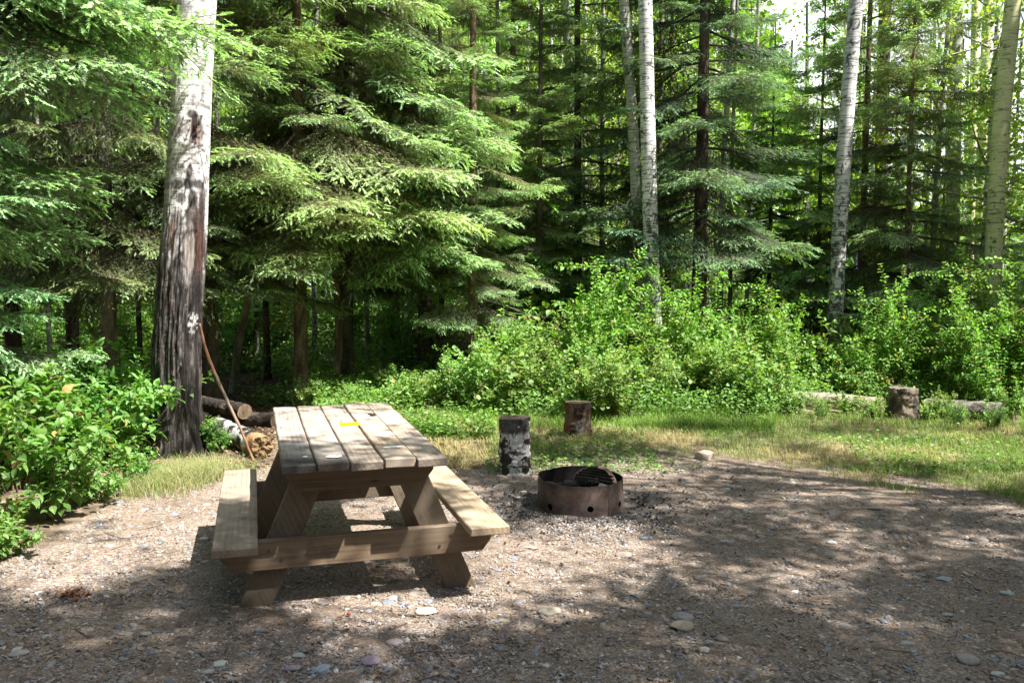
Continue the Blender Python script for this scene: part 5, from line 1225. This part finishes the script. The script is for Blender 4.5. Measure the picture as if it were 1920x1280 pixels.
    inst(G, LEAFS, np.stack([x, y, gz(x, y) + .008], 1), rdir(r, n) * [1, 1, .25], rdir(r, n, 2.5), r.uniform(.02, .055, n), c)
    V0 = [tube(np.array([[0, 0, 0], [.5, .04, .02], [1, 0, 0]]), [.010, .008, .004], 4, False)]
    n = 420; y = r.uniform(7.2, 13, n); x = r.uniform(-.6, .0, n) * y; k = gravel_amount(x, y) < .4; x, y = x[k], y[k]; n = len(x)
    inst(G, V0[0], np.stack([x, y, gz(x, y) + .015], 1), rdir(r, n) * [1, 1, .06], np.tile([0, 0, 1.], (n, 1)) + r.normal(0, .05, (n, 3)), r.uniform(.15, .6, n), np.array([.13, .10, .08]) * r.uniform(.5, 1.6, (n, 1)))
    tag(put('leaf_litter', G, M_LITTER), 'brown leaf litter and fallen twigs under the spruces', 'leaf litter', kind='stuff')
    # the far wood that reads as one mass
    G = Geo(); n = 120000; th = r.uniform(-.78, .80, n); Y = r.uniform(34, 46, n); x = np.tan(th) * Y; top = 11 + 9 * fbm(np.stack([x * .16, x * 0, x * 0], 1), 3, 5) - 10.5 * smooth(th, .24, .36); z = top * r.random(n) ** .9
    o = np.stack([x, Y, z], 1); k = fbm(o * .55, 3, 33) + r.normal(0, .04, n) > .46; o = o[k]; n = len(o); t = smooth(fbm(o * .25, 2, 35), .4, .6)
    c = mix(leafcol(r, n, (.04, .08, .02), (.10, .17, .04)), leafcol(r, n, (.09, .16, .02), (.2, .3, .04)), t)
    inst(G, LEAFR, o, rdir(r, n, -.3), rdir(r, n, .7), r.uniform(.25, .6, n), c)
    n = 52000; th = r.uniform(.62, 2 * np.pi - .72, n); D = r.uniform(12, 18, n); o = np.stack([np.sin(th) * D, np.cos(th) * D + 3, r.uniform(0, 1, n) ** .85 * (16 - 7 * smooth(np.sin(th - .3), -.1, .5) + 2 * np.sin(th * 9))], 1)  # unseen leaf ring round the clearing, added to block sky fill
    k = (fbm(o * .5, 3, 37) + r.normal(0, .05, n) > .44) & (np.abs(o[:, 0]) > np.maximum(o[:, 1], 0) * .70 + 1.2); o = o[k]; n = len(o)
    inst(G, LEAFR, o, rdir(r, n, -.3), rdir(r, n, .7), r.uniform(.35, .7, n), leafcol(r, n, (.03, .06, .02), (.06, .10, .03)))
    for i in range(160):
        a = r.uniform(-.72, .74); Y = r.uniform(33, 44); x = math.tan(a) * Y; V, F = tube(np.array([[x, Y, 0], [x + r.normal(0, .3), Y, r.uniform(9, 15)]]), [r.uniform(.08, .17), .05], 5, False); G.add(V, F, np.array([.06, .06, .055]) * r.uniform(.3, 1.5))
    tag(put('far_woods_and_leaf_screen', G, M_LEAF), 'far off green woods seen through the trunks, plus an unseen leaf ring added to dim the sky fill', 'woods', kind='stuff')
build_cover()

# ------------------------------------------------------------------ aspens standing outside the frame whose crowns dapple the clearing
LIT = [(700, 1168, 200, 20), (100, 1092, 130, 26), (1150, 1246, 60, 18), (250, 1150, 60, 10), (480, 1215, 50, 9), (850, 1240, 70, 10), (30, 1190, 40, 10), (500, 1105, 60, 34), (360, 955, 110, 50), (130, 1060, 150, 38), (560, 1015, 170, 60), (770, 1118, 240, 36), (920, 1060, 110, 60), (760, 960, 130, 60), (1080, 1010, 130, 42), (1100, 1060, 160, 32), (1090, 1160, 120, 28), (860, 820, 110, 45), (620, 830, 160, 60), (1160, 885, 130, 20), (1250, 905, 90, 20),
       (1470, 1070, 120, 28), (1700, 920, 170, 26), (1420, 945, 80, 18), (1780, 1050, 90, 16), (1740, 1185, 200, 24), (1300, 1215, 140, 20), (1640, 845, 120, 24), (1850, 850, 120, 40), (1520, 885, 90, 14), (1860, 960, 90, 18), (1380, 860, 110, 14), (430, 880, 100, 30), (1560, 985, 60, 14), (880, 935, 60, 40), (1600, 1130, 70, 14), (1230, 1000, 45, 10), (1160, 790, 80, 30)]
def build_shade():
    r = np.random.default_rng(31)
    lit = []
    for px, py, a, b in LIT:
        c = ground(px, py); dx = a / FPX * c[1]; y1 = ground(px, py + b)[1]; y0 = ground(px, py - b)[1]; lit.append((c[0], (y0 + y1) / 2, dx, abs(y0 - y1) / 2))
    bases = [(6.4, 1.2), (7.6, 4.4), (5.2, -1.5), (9.6, 6.6), (8.8, 1.4), (2.6, -2.6)]
    T = [np.array([[x, y, 0], [x - .15, y + .1, 4], [x - .3, y + .1, 8], [x - .2, y, 11.5]]) for x, y in bases]
    geos = [Geo() for _ in bases]; n = 0
    tries = 0
    while n < 860 and tries < 20000:
        tries += 1
        y = r.uniform(1.8, 9.3); u = r.uniform(-.72, .85); x = u * y
        pd = .9
        if u < -.25 and y > 4.6: pd *= .4
        if u < -.42 and y > 4.4: pd *= .15
        if y > 8: pd *= .55
        if r.random() > pd: continue
        inside = min(math.hypot((x - c[0]) / c[2], (y - c[1]) / c[3]) for c in lit)
        if inside < 1.12: continue
        h = r.uniform(6.4, 9.8); q = np.array([x, y, 0]) + SUN * (h / SUN[2]); j = int(np.argmin([np.hypot(q[0] - b[0], q[1] - b[1]) for b in bases])); A = T[j]; G = geos[j]
        m = int(r.uniform(45, 95)); rad = r.uniform(.10, .23); o = q + r.normal(size=(m, 3)) * rad * np.array([1, 1, .8])
        inst(G, LEAFR, o, rdir(r, m, -.2), rdir(r, m, .5), .075 * r.uniform(.7, 1.2, m), leafcol(r, m), 1)
        za = h - r.uniform(.6, 2.2); b0 = np.array([np.interp(za, A[:, 2], A[:, 0]), np.interp(za, A[:, 2], A[:, 1]), za]); mid = (b0 + q) / 2 + [0, 0, -.1] + r.normal(0, .12, 3)
        if n % 3 == 0:
            V, F = tube(np.array([b0, mid, q]), [.022, .012, .004], 5, False); G.add(V, F, (.3, .28, .24), 0)
        else:
            V, F = tube(np.array([q + r.normal(0, .3, 3), q]), [.006, .003], 3, False); G.add(V, F, (.3, .28, .24), 0)
        n += 1
    for (x, y), A, G in zip(bases, T, geos):
        z0 = gz(x, y); o = empty('aspen_tree', (x, y, z0 - .05), 'tall aspen standing outside the right edge of the clearing', 'tree', 'aspens that shade the clearing from the right'); off = np.array([x, y, z0 - .05])
        V, F = tube(A - off, [.17, .13, .09, .02], 16); g2 = Geo(); g2.add(V, F, (.5, .5, .5)); put('trunk', g2, M_ASPEN, o, smooth_=True)
        if G.V: Va, Fa, Ca, Ma = G.arrays(); put('crown', (Va - off, Fa, Ca, Ma), [M_TWIG, M_LEAF], o)
build_shade()

# ------------------------------------------------------------------ camera, light, render
cam = bpy.data.cameras.new('camera'); co = link('camera', cam)
co.matrix_world = Matrix.Translation((0, 0, CAM_H)) @ Matrix.Rotation(R(90) - PITCH, 4, 'X') @ Matrix.Rotation(ROLL, 4, 'Z')
cam.sensor_width = 36; cam.lens = FPX / 1920 * 36; cam.clip_end = 1000; cam.clip_start = .05
sc.camera = co
el = math.asin(SUN[2]); az = math.atan2(SUN[0], SUN[1])
w = bpy.data.worlds.new('World'); sc.world = w; w.use_nodes = True; nt = w.node_tree
sky = nt.nodes.new('ShaderNodeTexSky'); sky.sky_type = 'NISHITA'; sky.sun_disc = False
sky.sun_elevation = el; sky.sun_rotation = az; sky.air_density = 1.3; sky.dust_density = 2.5; sky.altitude = 200
bg = nt.nodes['Background']; bg.inputs[1].default_value = SKYS
tcw = nt.nodes.new('ShaderNodeTexCoord'); mpw = nt.nodes.new('ShaderNodeMapping'); nt.links.new(tcw.outputs['Generated'], mpw.inputs[0]); mpw.inputs['Scale'].default_value = (1, 1, 2.6)
cn = nt.nodes.new('ShaderNodeTexNoise'); nt.links.new(mpw.outputs[0], cn.inputs['Vector']); cn.inputs['Scale'].default_value = 2.2; cn.inputs['Detail'].default_value = 8; cn.inputs['Roughness'].default_value = .6
cr = nt.nodes.new('ShaderNodeValToRGB'); nt.links.new(cn.outputs['Fac'], cr.inputs[0]); cr.color_ramp.elements[0].position = .30; cr.color_ramp.elements[1].position = .46
sx_ = nt.nodes.new('ShaderNodeSeparateXYZ'); nt.links.new(tcw.outputs['Generated'], sx_.inputs[0])
rn = nt.nodes.new('ShaderNodeMapRange'); nt.links.new(sx_.outputs[1], rn.inputs[0]); rn.inputs[1].default_value = .35; rn.inputs[2].default_value = .7
mm_ = nt.nodes.new('ShaderNodeMath'); mm_.operation = 'MULTIPLY'; nt.links.new(cr.outputs[0], mm_.inputs[0]); nt.links.new(rn.outputs[0], mm_.inputs[1])
mw = nt.nodes.new('ShaderNodeMix'); mw.data_type = 'RGBA'; nt.links.new(mm_.outputs[0], mw.inputs[0]); nt.links.new(sky.outputs[0], mw.inputs[6]); mw.inputs[7].default_value = (8.5, 8.8, 9.3, 1)
nt.links.new(mw.outputs[2], bg.inputs[0])
sl = bpy.data.lights.new('sun', 'SUN'); sl.energy = SUNS; sl.angle = R(.55); sl.color = (1, .965, .90)
so = link('sun', sl, None, (5, -2, 12))
from mathutils import Vector
so.rotation_euler = Vector(SUN).to_track_quat('Z', 'Y').to_euler()
sc.view_settings.view_transform = 'Standard'; sc.view_settings.look = 'None'; sc.view_settings.exposure = 0
sc.render.engine = 'CYCLES'; sc.cycles.max_bounces = 7; sc.cycles.diffuse_bounces = 5; sc.cycles.transmission_bounces = 3
sc.cycles.glossy_bounces = 2; sc.cycles.use_denoising = True; sc.cycles.use_adaptive_sampling = True; sc.cycles.adaptive_threshold = .02
sc.cycles.sample_clamp_indirect = 6
sc.cycles.film_exposure = 3.0      # the photograph was exposed bright, its sunlit whites burn out
sc.render.use_persistent_data = False
